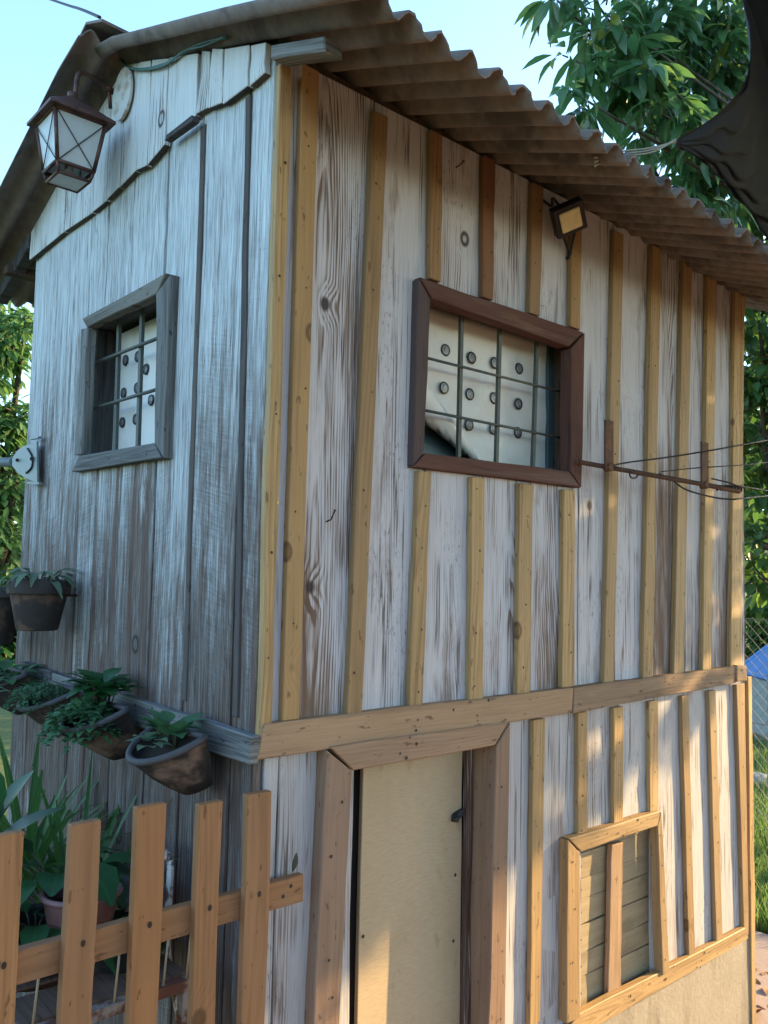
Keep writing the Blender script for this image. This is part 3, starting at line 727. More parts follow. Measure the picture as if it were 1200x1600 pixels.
# ------------------------------------------------------------------ more materials
def foliage(name,dark,light,trans=.35,rough=.42,spec=.45,vein=True,yellow=None):
    N=NT(name); r,g,b,a=N.rnd(); u,v=N.uv(); p,x,y,z=N.pos()
    n=N.noise(p,9.,3.,.6); c=N.mix(N.m('MULTIPLY_ADD',r,.6,N.mul(n,.4)),dark,light)
    if yellow: c=N.mix(N.step(g,.86,.97),c,yellow)
    if vein: c=N.mix(N.mul(N.step(N.m('ABSOLUTE',u),.0,.10,1.,0.),.5),c,tuple(k*1.7 for k in light))
    pr=N.new('ShaderNodeBsdfPrincipled'); N.put(pr.inputs['Base Color'],c); pr.inputs['Roughness'].default_value=rough; pr.inputs['Specular IOR Level'].default_value=spec
    tr=N.new('ShaderNodeBsdfTranslucent'); N.put(tr.inputs[0],N.mix(.5,c,tuple(k*2.2 for k in light)))
    mx=N.new('ShaderNodeMixShader'); mx.inputs[0].default_value=trans
    N.t.links.new(pr.outputs[0],mx.inputs[1]); N.t.links.new(tr.outputs[0],mx.inputs[2]); N.t.links.new(mx.outputs[0],N.out.inputs[0])
    return N.mat
M['mango']=foliage('glossy_tree_leaf',(.028,.08,.036),(.075,.17,.055),.4,rough=.3,spec=.6,yellow=(.22,.24,.03))
M['pinnate']=foliage('light_tree_leaf',(.035,.10,.03),(.10,.20,.06),.45,rough=.55)
M['darkleaf']=foliage('shade_tree_leaf',(.02,.055,.018),(.06,.13,.03),.4,rough=.5,yellow=(.20,.26,.03))
M['strap']=foliage('strap_leaf',(.03,.085,.022),(.07,.16,.04),.3)
M['deepgreen']=foliage('deep_green_leaf',(.015,.06,.022),(.03,.11,.035),.3)
M['sage']=foliage('sage_leaf',(.07,.12,.075),(.14,.21,.13),.25,rough=.6)
M['tinygreen']=foliage('tiny_stonecrop_leaf',(.035,.10,.045),(.07,.17,.07),.25,rough=.6,vein=False)
M['grassm']=foliage('grass_blade',(.04,.09,.02),(.12,.20,.05),.4,rough=.6,vein=False,yellow=(.30,.26,.10))
M['bark']=simple('bark',(.085,.065,.05),.95,.4,20.,bump=.8,dark=(.03,.024,.02),dscale=9.)
M['twig']=simple('twig',(.06,.055,.03),.8,.3,30.)
M['terra']=simple('stained_terracotta',(.026,.020,.019),.85,.35,40.,bump=.25,dark=(.20,.125,.092),dscale=6.,damp=.96)
M['terradark']=simple('blackened_terracotta',(.035,.027,.026),.85,.3,30.,dark=(.17,.09,.06),dscale=14.,damp=.55)
M['terrarim']=simple('clean_terracotta_rim',(.035,.028,.027),.8,.3,30.,dark=(.20,.085,.055),dscale=9.,damp=.9)
M['potrim']=simple('dark_grey_pot_rim',(.055,.05,.055),.7,.3,40.)
M['peat']=simple('potting_soil',(.02,.014,.01),.95,.5,80.,bump=.6)
M['mauve']=simple('mauve_plastic',(.20,.10,.10),.5,.1,10.)
M['blackplastic']=simple('black_plastic',(.022,.02,.022),.5,.2,10.)
M['lanternmetal']=simple('oxide_lantern_metal',(.10,.048,.038),.5,.35,35.,.3,dark=(.025,.016,.018),dscale=22.,damp=.75)
M['plate']=simple('painted_round_plate',(.46,.47,.45),.6,.1,30.,dark=(.20,.10,.05),dscale=25.,damp=.55)
M['greymetal']=simple('grey_powder_coat',(.15,.185,.20),.45,.06,20.,.1)
M['slot']=simple('black_slot',(.012,.012,.013),.6)
M['lampblack']=simple('black_lamp_housing',(.010,.011,.018),.5,.2,30.)
M['whitepeel']=simple('peeling_white_paint_metal',(.50,.47,.44),.7,.15,20.,bump=.2,dark=(.11,.045,.028),dscale=26.,damp=.95)
M['rustbar']=simple('flaking_rust_bar',(.13,.05,.032),.85,.3,30.,.1,bump=.5,dark=(.36,.33,.31),dscale=16.,damp=.7)
M['slate']=simple('grey_slab',(.10,.105,.11),.7,.2,12.)
M['straw']=simple('straw_wire',(.35,.27,.17),.6)
M['paleblue']=simple('bright_blue_sheet',(.025,.13,.34),.5,.1,6.)
M['paleshed']=simple('pale_concrete',(.27,.28,.27),.9,.15,9.)
M['meshwire']=simple('galvanised_wire',(.16,.17,.17),.6,.1,20.,.3)
M['cord']=simple('pale_cord',(.33,.33,.30),.8)
M['dryleaf']=simple('dry_brown_leaf',(.25,.12,.05),.8,.3,20.)
M['darkdry']=simple('dark_dry_leaf',(.035,.04,.03),.8,.3,20.)
N=NT('frosted_glass'); p,x,y,z=N.pos(); n=N.noise(p,25.,3.)
N.finish(N.mix(n,(.55,.60,.59),(.74,.77,.76)),.35,spec=.5,**{'Transmission Weight':.35}); M['frost']=N.mat
N=NT('lamp_lens'); p,x,y,z=N.pos(); N.finish(N.mix(N.noise(p,60.,2.),(.55,.47,.26),(.74,.66,.42)),.25,spec=.6); M['lens']=N.mat
# shade netting: dark woven mesh that lets a little light through its holes
N=NT('shade_net'); p,x,y,z=N.pos(); u,v=N.uv()
n=N.noise(N.vec(N.mul(u,5.),N.mul(v,5.),0.),1.,4.,.6); wv=N.noise(N.vec(N.mul(u,90.),N.mul(v,420.),0.),1.,2.)
hole=N.step(N.noise(N.vec(N.mul(u,20.),N.mul(v,26.),3.),1.,4.,.8),.655,.70)
pr=N.new('ShaderNodeBsdfPrincipled'); N.put(pr.inputs['Base Color'],N.mix(wv,(.005,.008,.015),(.026,.038,.056))); pr.inputs['Roughness'].default_value=.8
tp=N.new('ShaderNodeBsdfTransparent'); tp.inputs[0].default_value=(1,1,1,1); mx=N.new('ShaderNodeMixShader')
N.put(mx.inputs[0],N.m('MAXIMUM',N.ma(wv,.13,N.mul(n,.05)),N.mul(hole,.55)))
N.t.links.new(pr.outputs[0],mx.inputs[1]); N.t.links.new(tp.outputs[0],mx.inputs[2]); N.t.links.new(mx.outputs[0],N.out.inputs[0]); M['net']=N.mat
M['nethem']=simple('net_hem',(.013,.012,.014),.8)

def smooth(pts,n=8):
    """Catmull-Rom through points"""
    P=[V(p) for p in pts]; out=[]
    for i in range(len(P)-1):
        p0=P[max(i-1,0)];p1=P[i];p2=P[i+1];p3=P[min(i+2,len(P)-1)]
        for k in range(n):
            t=k/n; out.append(.5*((2*p1)+(p2-p0)*t+(2*p0-5*p1+4*p2-p3)*t*t+(3*p1-p0-3*p2+p3)*t**3))
    out.append(P[-1]); return out

# ------------------------------------------------------------------ wall lantern on the gable
L0=V((-.132,.745,0)); 
lan=empty('wall_lantern',(0,.775,EYE+1.335),'four sided rust red lantern with frosted panes on a curved arm below the ridge','lantern')
pc=GW(194,148,-.024)
mb=MB(); ids=[]
for h in (0,-.008): ids.append([mb.vert(pc+V((h,.056*math.cos(2*math.pi*k/28),.072*math.sin(2*math.pi*k/28)))) for k in range(28)])
mb.face(ids[1]); 
for k in range(28): j=(k+1)%28; mb.face((ids[0][k],ids[0][j],ids[1][j],ids[1][k]),None,0,True)
mb.build('mount_plate',M['plate'],lan)
apex=FW(118,150,.745); L0=V((apex.x-.008,.745,0))
za=FW(183,141,.76).z
mb=MB(); tube(mb,smooth([V((-.03,.775,za)),V((-.055,.768,za+.002)),V((apex.x+.03,.752,za+.004)),V((apex.x+.004,.746,za-.012)),V((apex.x,.745,apex.z-.005))],7),.0062,10)
tube(mb,[V((-.03,.775,za-.05)),V((-.036,.775,za+.008))],.0055,8); tube(mb,[V((-.024,.775,za)),V((-.05,.77,za+.002))],.009,8)
mb.build('arm',M['lanternmetal'],lan)
zr=FW(88,163,.675).z; zb_=FW(97,250,.69).z; ht,hb_=.066,.048
def sq(h,z): return [L0+V((sx*h,sy*h,z)) for sx,sy in ((-1,-1),(1,-1),(1,1),(-1,1))]
mb=MB(); e=sq(.086,zr+.006); e2=sq(.086,zr-.002); ap=sq(.012,apex.z-.012)
A=[mb.vert(p) for p in e]; B=[mb.vert(p) for p in ap]; Cc=[mb.vert(p) for p in e2]
for k in range(4):
    j=(k+1)%4; mb.face((A[k],A[j],B[j],B[k])); mb.face((Cc[k],Cc[j],A[j],A[k]))
mb.face(B); mb.face(Cc[::-1]); tube(mb,[L0+V((0,0,apex.z-.014)),L0+V((0,0,apex.z+.004))],.013,10)
mb.build('lantern_roof',M['lanternmetal'],lan)
T=sq(ht,zr-.003); Bm=sq(hb_,zb_)
mb=MB()
for k in range(4):
    j=(k+1)%4; tube(mb,[T[k],Bm[k]],.0055,4); tube(mb,[Bm[k],Bm[j]],.006,4); tube(mb,[T[k],T[j]],.005,4)
Bl=sq(hb_*.86,zb_-.026)
for k in range(4):
    j=(k+1)%4; tube(mb,[Bl[k],Bl[j]],.005,4); tube(mb,[Bm[k],Bl[k]],.0045,4)
mb.build('cage',M['lanternmetal'],lan)
for k in range(4):
    j=(k+1)%4; mb=MB(); q=[T[k],T[j],Bm[j],Bm[k]]; i=[mb.vert(p) for p in q]; mb.face(i[::-1])
    o=mb.build('pane',M['frost'],lan); s_=o.modifiers.new('t','SOLIDIFY'); s_.thickness=.002
    n_=(T[j]-T[k]).cross(Bm[k]-T[k]).normalized(); n_= n_ if n_.dot((T[k]+T[j])/2-V((L0.x,L0.y,T[k].z)))>0 else -n_
    mb=MB(); tube(mb,[T[k]+n_*.003,Bm[j]+n_*.003],.0014,5); tube(mb,[T[j]+n_*.003,Bm[k]+n_*.003],.0014,5); mb.build('cross_wire',M['slot'],o)
mb=MB(); i=[mb.vert(p) for p in Bl]; mb.face(i); j_=[mb.vert(p-V((0,0,.0015))) for p in Bl]; mb.face(j_[::-1]); mb.build('pane',M['frost'],lan)
mb=MB(); tube(mb,[L0+V((0,0,zb_-.02)),L0+V((0,0,zb_+.03))],.012,10); mb.build('lamp_holder',M['whitepeel'],lan)

# cables
def cable(name,label,cat,pts,r,mat,n=7,group=None,seg=8):
    mb=MB(); tube(mb,smooth(pts,seg),r,n); return tag(mb.build(name,mat),label,cat,group)
cable('overhead_cable','thin dark cable running from the roof ridge up to the top left','cable',[at(156,27,3.0),at(125,14,3.6),at(82,0,4.4),at(-60,-50,6.5)],.006,M['wire'])
mb=MB()
for k in range(3):
    off=[V((-.026-.002*k,U(-.006,.006),U(-.006,.006))) for _ in range(7)]
    pts=[GW(x,y,0)+o for (x,y),o in zip(((203,100),(215,112),(240,116),(275,108),(305,88),(335,76),(372,68)),off)]
    tube(mb,smooth(pts,6),.0026,6)
tag(mb.build('cable_bundle',M['greenwire']),'tangled blue green cables strung across the gable boards under the roof edge','cable')

# ------------------------------------------------------------------ floodlight under the eave
fl=empty('floodlight',FW(890,350,-.05),'small black floodlight with yellowish square lens under the eave','floodlight')
fc=FW(892,344,-.075); n_=V((-.30,-.66,-.62)).normalized(); sx=n_.cross(V((0,0,1))).normalized(); sy=sx.cross(n_)
rot=R(-32); a_=sx*math.cos(rot)+sy*math.sin(rot); b_=-sx*math.sin(rot)+sy*math.cos(rot)
mb=MB(); box(mb,fc-n_*.018,.088,.032,.084,X=a_,Y=-n_,Z=b_)
for k in range(5): box(mb,fc-n_*.036+a_*(-.03+k*.015),.004,.018,.06,X=a_,Y=-n_,Z=b_)
mb.build('housing',M['lampblack'],fl,.004)
mb=MB(); box(mb,fc+n_*.001,.060,.006,.058,X=a_,Y=-n_,Z=b_); mb.build('lens',M['lens'],fl,.003)
mb=MB(); q=FW(891,402,-.012)
board(mb,fc-n_*.02-a_*.045,fc-n_*.02-a_*.025,q+V((.006,0,0)),q+V((-.006,0,0)),(0,-1,0),.006,3,0); board(mb,fc-n_*.02+a_*.018,fc-n_*.02+a_*.03,q+V((.008,0,0)),q+V((.0,0,0)),(0,-1,0),.006,3,0)
tube(mb,[q,q+V((0,.012,0))],.006,8); mb.build('bracket',M['lampblack'],fl)
mb=MB(); tube(mb,smooth([fc-n_*.03,fc-n_*.05+V((-.05,0,.03)),FW(862,322,-.02),FW(845,310,.0)],6),.004,6); mb.build('lead',M['wire'],fl)

# ------------------------------------------------------------------ clothesline bracket and wires
br=empty('clothesline_bracket',FW(940,730,-.03),'rusty iron bar bracket with two upright flats bolted beside the front window','bracket')
def onp(px,py,y): return FW(px,py,y)
A=FW(905,722,-.03); Bp=FW(1100,757,-.20); Ce=FW(1155,768,-.245)
mb=MB(); tube(mb,[A,Bp,Ce],.0072,8); tube(mb,[A,A+V((0,.03,0))],.0075,8); mb.build('bar',M['iron'],br)
for (px,pt,pb,yy) in ((951,657,735,-.078),(1101,691,762,-.20)):
    mb=MB(); a=FW(px,pb,yy); b=FW(px,pt,yy); b.x=a.x+.002
    box(mb,(a+b)/2,.040,.006,(b-a).length); tube(mb,[a+V((0,-.01,.008)),a+V((0,.012,.008))],.012,8); mb.build('upright',M['iron'],br,.001)
mb=MB(); hk=[FW(x,y,-.11) for x,y in ((990,740),(984,735),(985,745),(992,747),(998,741),(996,737))]; tube(mb,smooth(hk,5),.0026,6); mb.build('hook',M['wire'],br)
mb=MB()
for s in (0,1):
    pts=[]
    for k in range(22):
        t=k/21; p=FW(1118,762,-.213).lerp(FW(1162,763,-.25),t); pts.append(p+V((0,.006*math.cos(k*1.4+s*3.14),.008*math.sin(k*1.4+s*3.14))))
    tube(mb,pts,.003,6)
mb.build('wire_coil',M['wire'],br)
far=V((4.6,-.9,EYE+.55))
def lineto(name,label,pts,r=.0028): return cable(name,label,'wire',pts,r,M['wire'],6,'wires tied to the rusty bracket')
lineto('clothesline','dark wire rising rightwards from the first upright of the rusty bracket',[FW(958,727,-.085),FW(985,722,-.10),FW(1060,712,-.16),FW(1165,694,-.25),at(1260,675,3.4)])
lineto('clothesline','fine wire leaving the middle of the rusty bar almost level',[FW(1033,737,-.14),FW(1090,731,-.18),FW(1165,726,-.25),at(1260,716,3.4)],.0018)
lineto('clothesline','short wire from the second upright to the twisted bar end',[FW(1112,748,-.205),FW(1135,753,-.225),FW(1165,761,-.25),at(1260,776,3.4)],.0024)
lineto('clothesline','slack twisted wire hanging below the rusty bar',[FW(1030,740,-.14),FW(1050,750,-.155),FW(1072,765,-.17),FW(1110,776,-.20),FW(1140,780,-.225),FW(1166,778,-.25),at(1260,768,3.4)],.0028)

# ------------------------------------------------------------------ grey pipe bracket on the far corner
X0=-.028
gb_=empty('pipe_bracket',GW(48,722,X0),'pale grey metal pipe with rounded slotted mounting plate at the far wall corner','bracket')
mb=MB(); pts=[(57,690),(50,693),(36,697),(26,705),(19,716),(19,727),(26,737),(38,746),(50,751),(58,756),(58,752)]
fr=[GW(x,y,X0) for x,y in pts]; I=[mb.vert(p) for p in fr]; mb.face(I); J=[mb.vert(p+V((.006,0,0))) for p in fr]; mb.face(J[::-1])
for k in range(len(I)): j=(k+1)%len(I); mb.face((I[j],I[k],J[k],J[j]))
for a,b in (((48,687),(62,685)),((44,756),(63,757))): 
    p,q=GW(*a,X0+.004),GW(*b,X0+.004); d=V((.026,0,0)); h=V((0,0,.006)); board(mb,p-d*.2,q-d*.2,q-d*.2+h,p-d*.2+h,GX,.012,1,0)
mb.build('plate',M['greymetal'],gb_)
mb=MB(); tube(mb,smooth([GW(43,701,X0-.002),GW(49,711,X0-.002),GW(51,721,X0-.002),GW(49,731,X0-.002),GW(41,739,X0-.002)],6),.0035,6)
tube(mb,[GW(50,717,X0+.002),GW(50,717,X0-.006)],.007,8)
mb.build('slot',M['slot'],gb_)
mb=MB(); tube(mb,[GW(27,719,X0+.002),GW(27,719,X0-.004)],.006,8); mb.build('bolt',M['slot'],gb_)
mb=MB(); c0=GW(22,722,X0+.012); e=GW(-60,723,X0+.012); tube(mb,[c0,e],.0165,16); mb.build('pipe',M['greymetal'],gb_)

# ------------------------------------------------------------------ pots
def round_pot(name,label,org,r,h,mats,group=None,rimh=.03):
    t=empty(name,org,label,'flower pot',group); mb=MB()
    lathe(mb,[(0.001,0),(r*.62,0),(r*.66,.004),(r*.90,h-rimh)],org,32,flip=True)
    lathe(mb,[(r*.88,h-rimh),(r*.84,h-.012)],org,32)
    mb.build('pot_body',mats[0],t)
    mb=MB(); lathe(mb,[(r*.89,h-rimh),(r*.99,h-rimh),(r*1.0,h-rimh+.004),(r,h-.003),(r*.97,h),(r*.92,h-.001),(r*.88,h-.03)],org,32,flip=False)
    mb.build('pot_rim',mats[1],t)
    mb=MB(); lathe(mb,[(.001,h-.018),(r*.9,h-.02)],org,24,flip=False); mb.build('soil',M['peat'],t)
    mb=MB(); tube(mb,[V((org[0]+r*.9,org[1],org[2]+h-rimh-.004)),V((.0,org[1],org[2]+h-rimh-.004))],.0035,5)
    mb.build('hanger_pin',M['iron'],t)
    return t
pc=GW(62,905,-.105); dep=(pc-CAM).dot(cf); r_=47*dep/F; hpot=GW(62,903,-.105).z-GW(62,983,-.105).z
round_pot('terracotta_pot','round terracotta pot blackened down its front on the gable wall',(pc.x,pc.y,pc.z-hpot),r_,hpot,[M['terradark'],M['terrarim']],rimh=.04)
p2=GW(4,918,-.11); round_pot('terracotta_pot','nearly black round pot cut by the left edge of the photo',(p2.x-.01,p2.y+.03,p2.z-.17),.085,.17,[M['terradark'],M['potrim']])
def rosette(name,label,org,n,L,Wd,mat,cat='plant',spread=.7,up=.6,curl=.4,group=None,rad=.02,fold=.2,pw=1.0,stems=True):
    t=empty(name,org,label,cat,group); mb=MB(); st=MB(); org=V(org)
    for k in range(n):
        a=k*2.4+U(-.3,.3); e=U(.1,1)*up+.08; d=V((math.cos(a)*spread,math.sin(a)*spread,e)).normalized(); q=org+V((math.cos(a),math.sin(a),0))*U(0,rad)
        b=q+d*L*U(.15,.5)+V((0,0,U(0,.02)))
        if stems: tube(st,[q-V((0,0,.01)),q.lerp(b,.5)+V((0,0,.004)),b],.0018,5)
        leaf(mb,b,d+V((0,0,-.15)),(0,0,1),L*U(.7,1.15),Wd*U(.8,1.15),curl,fold,pw=pw)
    mb.build('leaves',mat,t)
    if stems: st.build('stems',M['twig'],t)
    return t
rosette('potted_succulent','grey green succulent with drooping leaves in the round terracotta pot',(pc.x,pc.y,pc.z-.01),26,.075,.026,M['sage'],up=.55,curl=.7,rad=.045,pw=.7)
rosette('potted_plant','sprawling plant in the nearly black pot at the left edge',(p2.x-.03,p2.y+.03,p2.z-.01),16,.06,.03,M['deepgreen'],rad=.05)

def half_pot(label,y,ztop,r=.088,out=.115,h=.125,mats=None,tilt=0):
    org=V((-.026,y,ztop-h)); t=empty('half_round_wall_pot',org,label,'wall pot','half round pots along the grey rail')
    a0,a1=math.pi/2,1.5*math.pi
    mb=MB(); k=out/r
    prof=[(r*.30,0),(r*.42,.004),(r*.62,h*.28),(r*.80,h*.55),(r*.95,h*.86),(r*.99,h-.004)]
    rows=lathe(mb,prof,org,26,a0,a1,sx=k,sy=1,flip=True); mb.face([q for q in rows[0]])
    rows2=lathe(mb,[(r*.92,h-.004),(r*.80,h*.6),(r*.70,h*.5)],org,26,a0,a1,sx=k,sy=1)
    # flat back
    bk=[q[0] for q in rows]+[q[-1] for q in rows][::-1]; mb.face(bk)
    mb.build('pot_body',mats or M['terra'],t)
    mb=MB(); pts=[org+V((math.cos(a0+(a1-a0)*i/26)*out*.985,math.sin(a0+(a1-a0)*i/26)*r*.985,h)) for i in range(27)]
    tube(mb,pts,.0075,8); tube(mb,[pts[-1],pts[0]],.006,8); mb.build('pot_rim',M['potrim'],t)
    mb=MB(); rw=lathe(mb,[(.002,h*.86),(r*.95,h*.84)],org,20,a0,a1,sx=k,sy=1); mb.build('soil',M['peat'],t)
    ang=R(-26); t.rotation_euler=(0,ang,0); P=lambda w: org+Matrix.Rotation(ang,3,'Y')@w
    return P(V((-out*.45,0,h*.84)))
POTS=[]
for (px,py,lab,mt) in ((318,1132,'half round terracotta wall pot with a black streaked front, nearest the shed corner','terra'),
                    (204,1093,'half round wall pot overflowing with small leaves, second from the shed corner','terra'),
                    (128,1066,'blackened half round wall pot of pale stonecrop, third from the shed corner','terradark'),
                    (52,1042,'dark half round wall pot at the left edge of the photo','terradark')):
    g=GW(px,py,-.03); POTS.append(half_pot(lab,g.y,g.z+.006,mats=M[mt],r=.098 if px>200 else .104))
o=POTS[0]; rosette('potted_succulent','bright green round leaved plant in the half pot nearest the shed corner',o+V((.02,.01,.02)),26,.050,.036,M['tinygreen'],rad=.028,up=1.2,curl=.3,pw=.6)
rosette('potted_succulent','pale little rosettes at the front of the half pot nearest the shed corner',o+V((-.03,.0,.012)),14,.030,.024,M['sage'],rad=.03,up=.6,curl=.3,pw=.55,stems=False)
def trailing(name,label,org,n,L,Wd,mat,sx,sy,droop=.06,hgt=.03,cat='plant'):
    t=empty(name,org,label,cat); mb=MB(); org=V(org)
    for k in range(n):
        a=U(0,6.283); r=math.sqrt(U(0,1)); x=math.cos(a)*r; y=math.sin(a)*r
        z=hgt*(1-r*r)*U(.3,1.2)-droop*max(0,r-.7)*U(.3,2.2)
        p=org+V((x*sx,y*sy,z)); leaf(mb,p,V((x+U(-.8,.8),y+U(-.8,.8),U(-.2,.6))),(0,0,1),L*U(.6,1.2),Wd*U(.7,1.2),.3,.2,pw=.6,seg=3)
    mb.build('leaves',mat,t); return t
o=POTS[1]; trailing('trailing_plant','trailing small leaved plant spilling over the second half pot',o+V((-.02,.0,.012)),520,.024,.019,M['tinygreen'],.085,.095,.10,.035)
rosette('leafy_herb','tall dark leafy herb standing at the back of the second half pot',o+V((.02,.02,.05)),46,.06,.042,M['deepgreen'],rad=.035,up=1.3,spread=.6,curl=.5)
o=POTS[2]; trailing('stonecrop','dense fine stonecrop mounded over the third half pot',o+V((-.015,0,.012)),900,.013,.007,M['tinygreen'],.085,.095,.05,.04)
rosette('potted_plant','pale long leaves at the edge of the third half pot',o+V((-.05,.05,.01)),9,.06,.02,M['sage'],rad=.02,up=.4)
o=POTS[3]; rosette('potted_plant','broad green leaves in the half pot at the left edge',o,34,.07,.045,M['tinygreen'],rad=.05,up=.8)

# ------------------------------------------------------------------ picket fence
fence=empty('picket_fence',(-.2,-.04,0),'low orange pine picket fence with one rail fixed to the front wall','fence')
PY=-.062
PK=[(-14,38,1308,1300),(110,158,1290,1281),(215,260,1263,1255),(312,348,1258,1252),(388,425,1243,1235)]
for xl,xr,yl,yr in PK:
    a=FW(xl,yl,PY); b=FW(xr,yr,PY); h=min(.012,1); zt_=(a.z+b.z)/2
    sl=U(-.003,.003)
    mb=MB(); bl,br_,tr,tl=V((a.x+sl,PY,.03)),V((b.x+sl,PY,.03)),V((b.x,PY,zt_)),V((a.x,PY,zt_))
    board(mb,bl,br_,tr,tl,FY,.018,8,.0008); p=bl.lerp(tl,.78).lerp(br_.lerp(tr,.78),.55)
    zr_=FW((xl+xr)/2,1510-.28*(xl+xr)/2,PY).z
    for dz in (.0,): 
        c_=V(((a.x+b.x)/2+.004,PY-.0012,zr_+dz)); mb.face([mb.vert(c_+V((.0042*math.cos(q*.785),0,.006*math.sin(q*.785)))) for q in range(8)],None,1)
    mb.build('picket',[M['picket'],M['nail']],fence,.0012)
for k in range(1,7):
    xc=FW(12,1300,PY).x-.108*k-.0; mb=MB()
    board(mb,V((xc-.02,PY,.03)),V((xc+.02,PY,.03)),V((xc+.02,PY,1.19)),V((xc-.02,PY,1.19)),FY,.018,8,.0008); mb.build('picket',M['picket'],fence,.0012)
YR=-.043
a=FW(35,1487,YR); b=FW(475,1364,YR); c=FW(475,1404,YR); zt_=(a.z+b.z)/2; hh=.052
for z_,x0 in ((zt_,a.x-.75),(.42,a.x-.75)):
    mb=MB(); board(mb,V((b.x if z_>1 else -.0,YR,z_-hh)),V((b.x if z_>1 else -.0,YR,z_)),V((x0,YR,z_)),V((x0,YR,z_-hh)),FY,.019,8,.0008)
    for q in ((.012,.3),(.03,.6)): 
        c_=V((b.x-.02-q[0],YR-.0012,zt_-hh*q[1]))
        if z_>1: mb.face([mb.vert(c_+V((.004*math.cos(w_*.785),0,.004*math.sin(w_*.785)))) for w_ in range(8)],None,1)
    mb.build('rail',[M['picket'],M['nail']],fence,.0012)
mb=MB(); p=FW(457,1362,YR-.004); leaf(mb,p,V((.25,-.1,1)),(0,-1,0),.036,.014,.1,.3); o=mb.build('fallen_leaf',M['darkdry']); tag(o,'small dark leaf standing on the fence rail against the wall','leaf'); s_=o.modifiers.new('t','SOLIDIFY'); s_.thickness=.0008

# ------------------------------------------------------------------ garden strip behind the fence
def strappy(name,label,org,n,L,Wd,mat,lean=(0,0),spread=.45,curl=.45):
    t=empty(name,org,label,'plant'); mb=MB(); org=V(org)
    for k in range(n):
        a=k*2.4+U(-.4,.4); d=V((math.cos(a)*spread*U(.3,1.3)+lean[0],math.sin(a)*spread*U(.3,1.3)+lean[1],1)).normalized()
        leaf(mb,org+V((math.cos(a)*.015,math.sin(a)*.015,0)),d,V((math.cos(a),math.sin(a),.2)).cross(V((0,0,1))).cross(d) ,L*U(.65,1.15),Wd*U(.7,1.2),curl*U(.2,1.4),.35,seg=8,tipw=.35)
    mb.build('blades',mat,t); return t
o=GW(45,1330,-.17); strappy('strappy_lily','tall clump of narrow strap leaves behind the fence at far left',(o.x,o.y,o.z-.12),54,.42,.021,M['strap'],(-.02,.05),.42,.75)
strappy('strappy_lily','second lower clump of strap leaves close to the gable wall',(o.x+.03,o.y-.22,o.z-.18),34,.42,.018,M['strap'],(.02,-.05),.32,.45)
o=GW(-12,1235,-.35); t=rosette('broad_leaved_plant','plant with large dark paddle leaves at the left edge above the fence',(o.x-.03,o.y,o.z-.16),7,.17,.085,M['deepgreen'],spread=.25,up=1.6,curl=.2,rad=.03)
o=GW(100,1330,-.24); t=rosette('broad_leaved_plant','leafy plant with ribbed oval leaves growing from the mauve bowl',(o.x,o.y,o.z-.06),16,.13,.075,M['deepgreen'],spread=.9,up=.8,curl=.6,rad=.04)
bc=GW(128,1388,-.24); dep=(bc-CAM).dot(cf); rb=58*dep/F
def bowl(label,org,r,h,mat,name='plastic_bowl'):
    t=empty(name,org,label,'planter'); mb=MB()
    lathe(mb,[(.001,0),(r*.72,0),(r*.97,h-.012)],org,32,flip=True); lathe(mb,[(r*.94,h-.006),(r*.88,h*.55)],org,32); mb.build('bowl_body',mat,t)
    mb=MB(); tube(mb,[V(org)+V((r*math.cos(2*math.pi*k/32),r*math.sin(2*math.pi*k/32),h-.006)) for k in range(33)],.006,7,cap=False); mb.build('bowl_rim',mat,t)
    mb=MB(); lathe(mb,[(.001,h*.72),(r*.91,h*.70)],org,24); mb.build('soil',M['peat'],t); return t
STZ=FW(240,1535,.25).z
bowl('round mauve plastic bowl planter seen between two fence pickets',(bc.x,bc.y,bc.z-.11),rb,.11,M['mauve'])
o=GW(60,1440,-.30); bowl('black plastic planter low behind the left pickets',(o.x,o.y,o.z-.10),.10,.10,M['blackplastic'],'plastic_planter')
rosette('potted_plant','glossy leaves in the black planter low behind the left pickets',(o.x,o.y,o.z-.02),14,.12,.05,M['deepgreen'],spread=1.,up=.6,curl=.6,rad=.05)
o=GW(195,1450,-.16); bowl('black plastic planter beside the peeling white frame',(o.x,o.y,o.z-.10),.085,.10,M['blackplastic'],'plastic_planter')
trailing('groundcover_plant','small dark ferny plant in the planter beside the peeling white frame',(o.x,o.y,o.z-.01),150,.024,.016,M['deepgreen'],.08,.08,.05,.04)
mb=MB(); p=GW(195,1365,-.10); box(mb,(p.x,p.y,p.z-.02),.12,.22,.018); tag(mb.build('stone_slab',M['slate'],None,.003),'grey flat slab tilted against the gable wall behind the bowl','slab').rotation_euler=(0,0,0)
# rusty plant stand that carries the planters
st=empty('plant_stand',(-.24,.55,0),'rusty flat iron plant stand with thin straw coloured wires behind the pickets','plant stand')
zs=FW(120,1565,.12).z
mb=MB(); y0,y1=.06,1.15
for x in (-.10,-.40): box(mb,(x,(y0+y1)/2,zs),.024,y1-y0,.022)
for y in (y0,.45,.8,y1): box(mb,(-.25,y,zs+.0),.30,.024,.020)
mb.build('frame',M['rustbar'],st,.001)
for x in (-.10,-.40):
    for y in (y0,y1): mb=MB(); box(mb,(x,y,zs/2),.022,.022,zs-.022); mb.build('leg',M['rustbar'],st,.001)
mb=MB()
for k in range(7):
    x=-.39+k*.048; tube(mb,[V((x,y0-.004,zs)),V((x+.008,y0-.006,zs+.11))],.0022,5)
tube(mb,[V((-.40,y0-.006,zs+.11)),V((-.09,y0-.006,zs+.11))],.0022,5)
mb.build('wire_guard',M['straw'],st)
mb=MB()
for k in range(9): box(mb,(-.25,y0+.06+k*.13,zs+.0125),.31,.10,.006)
mb.build('shelf',M['darkwood'],st,.001)
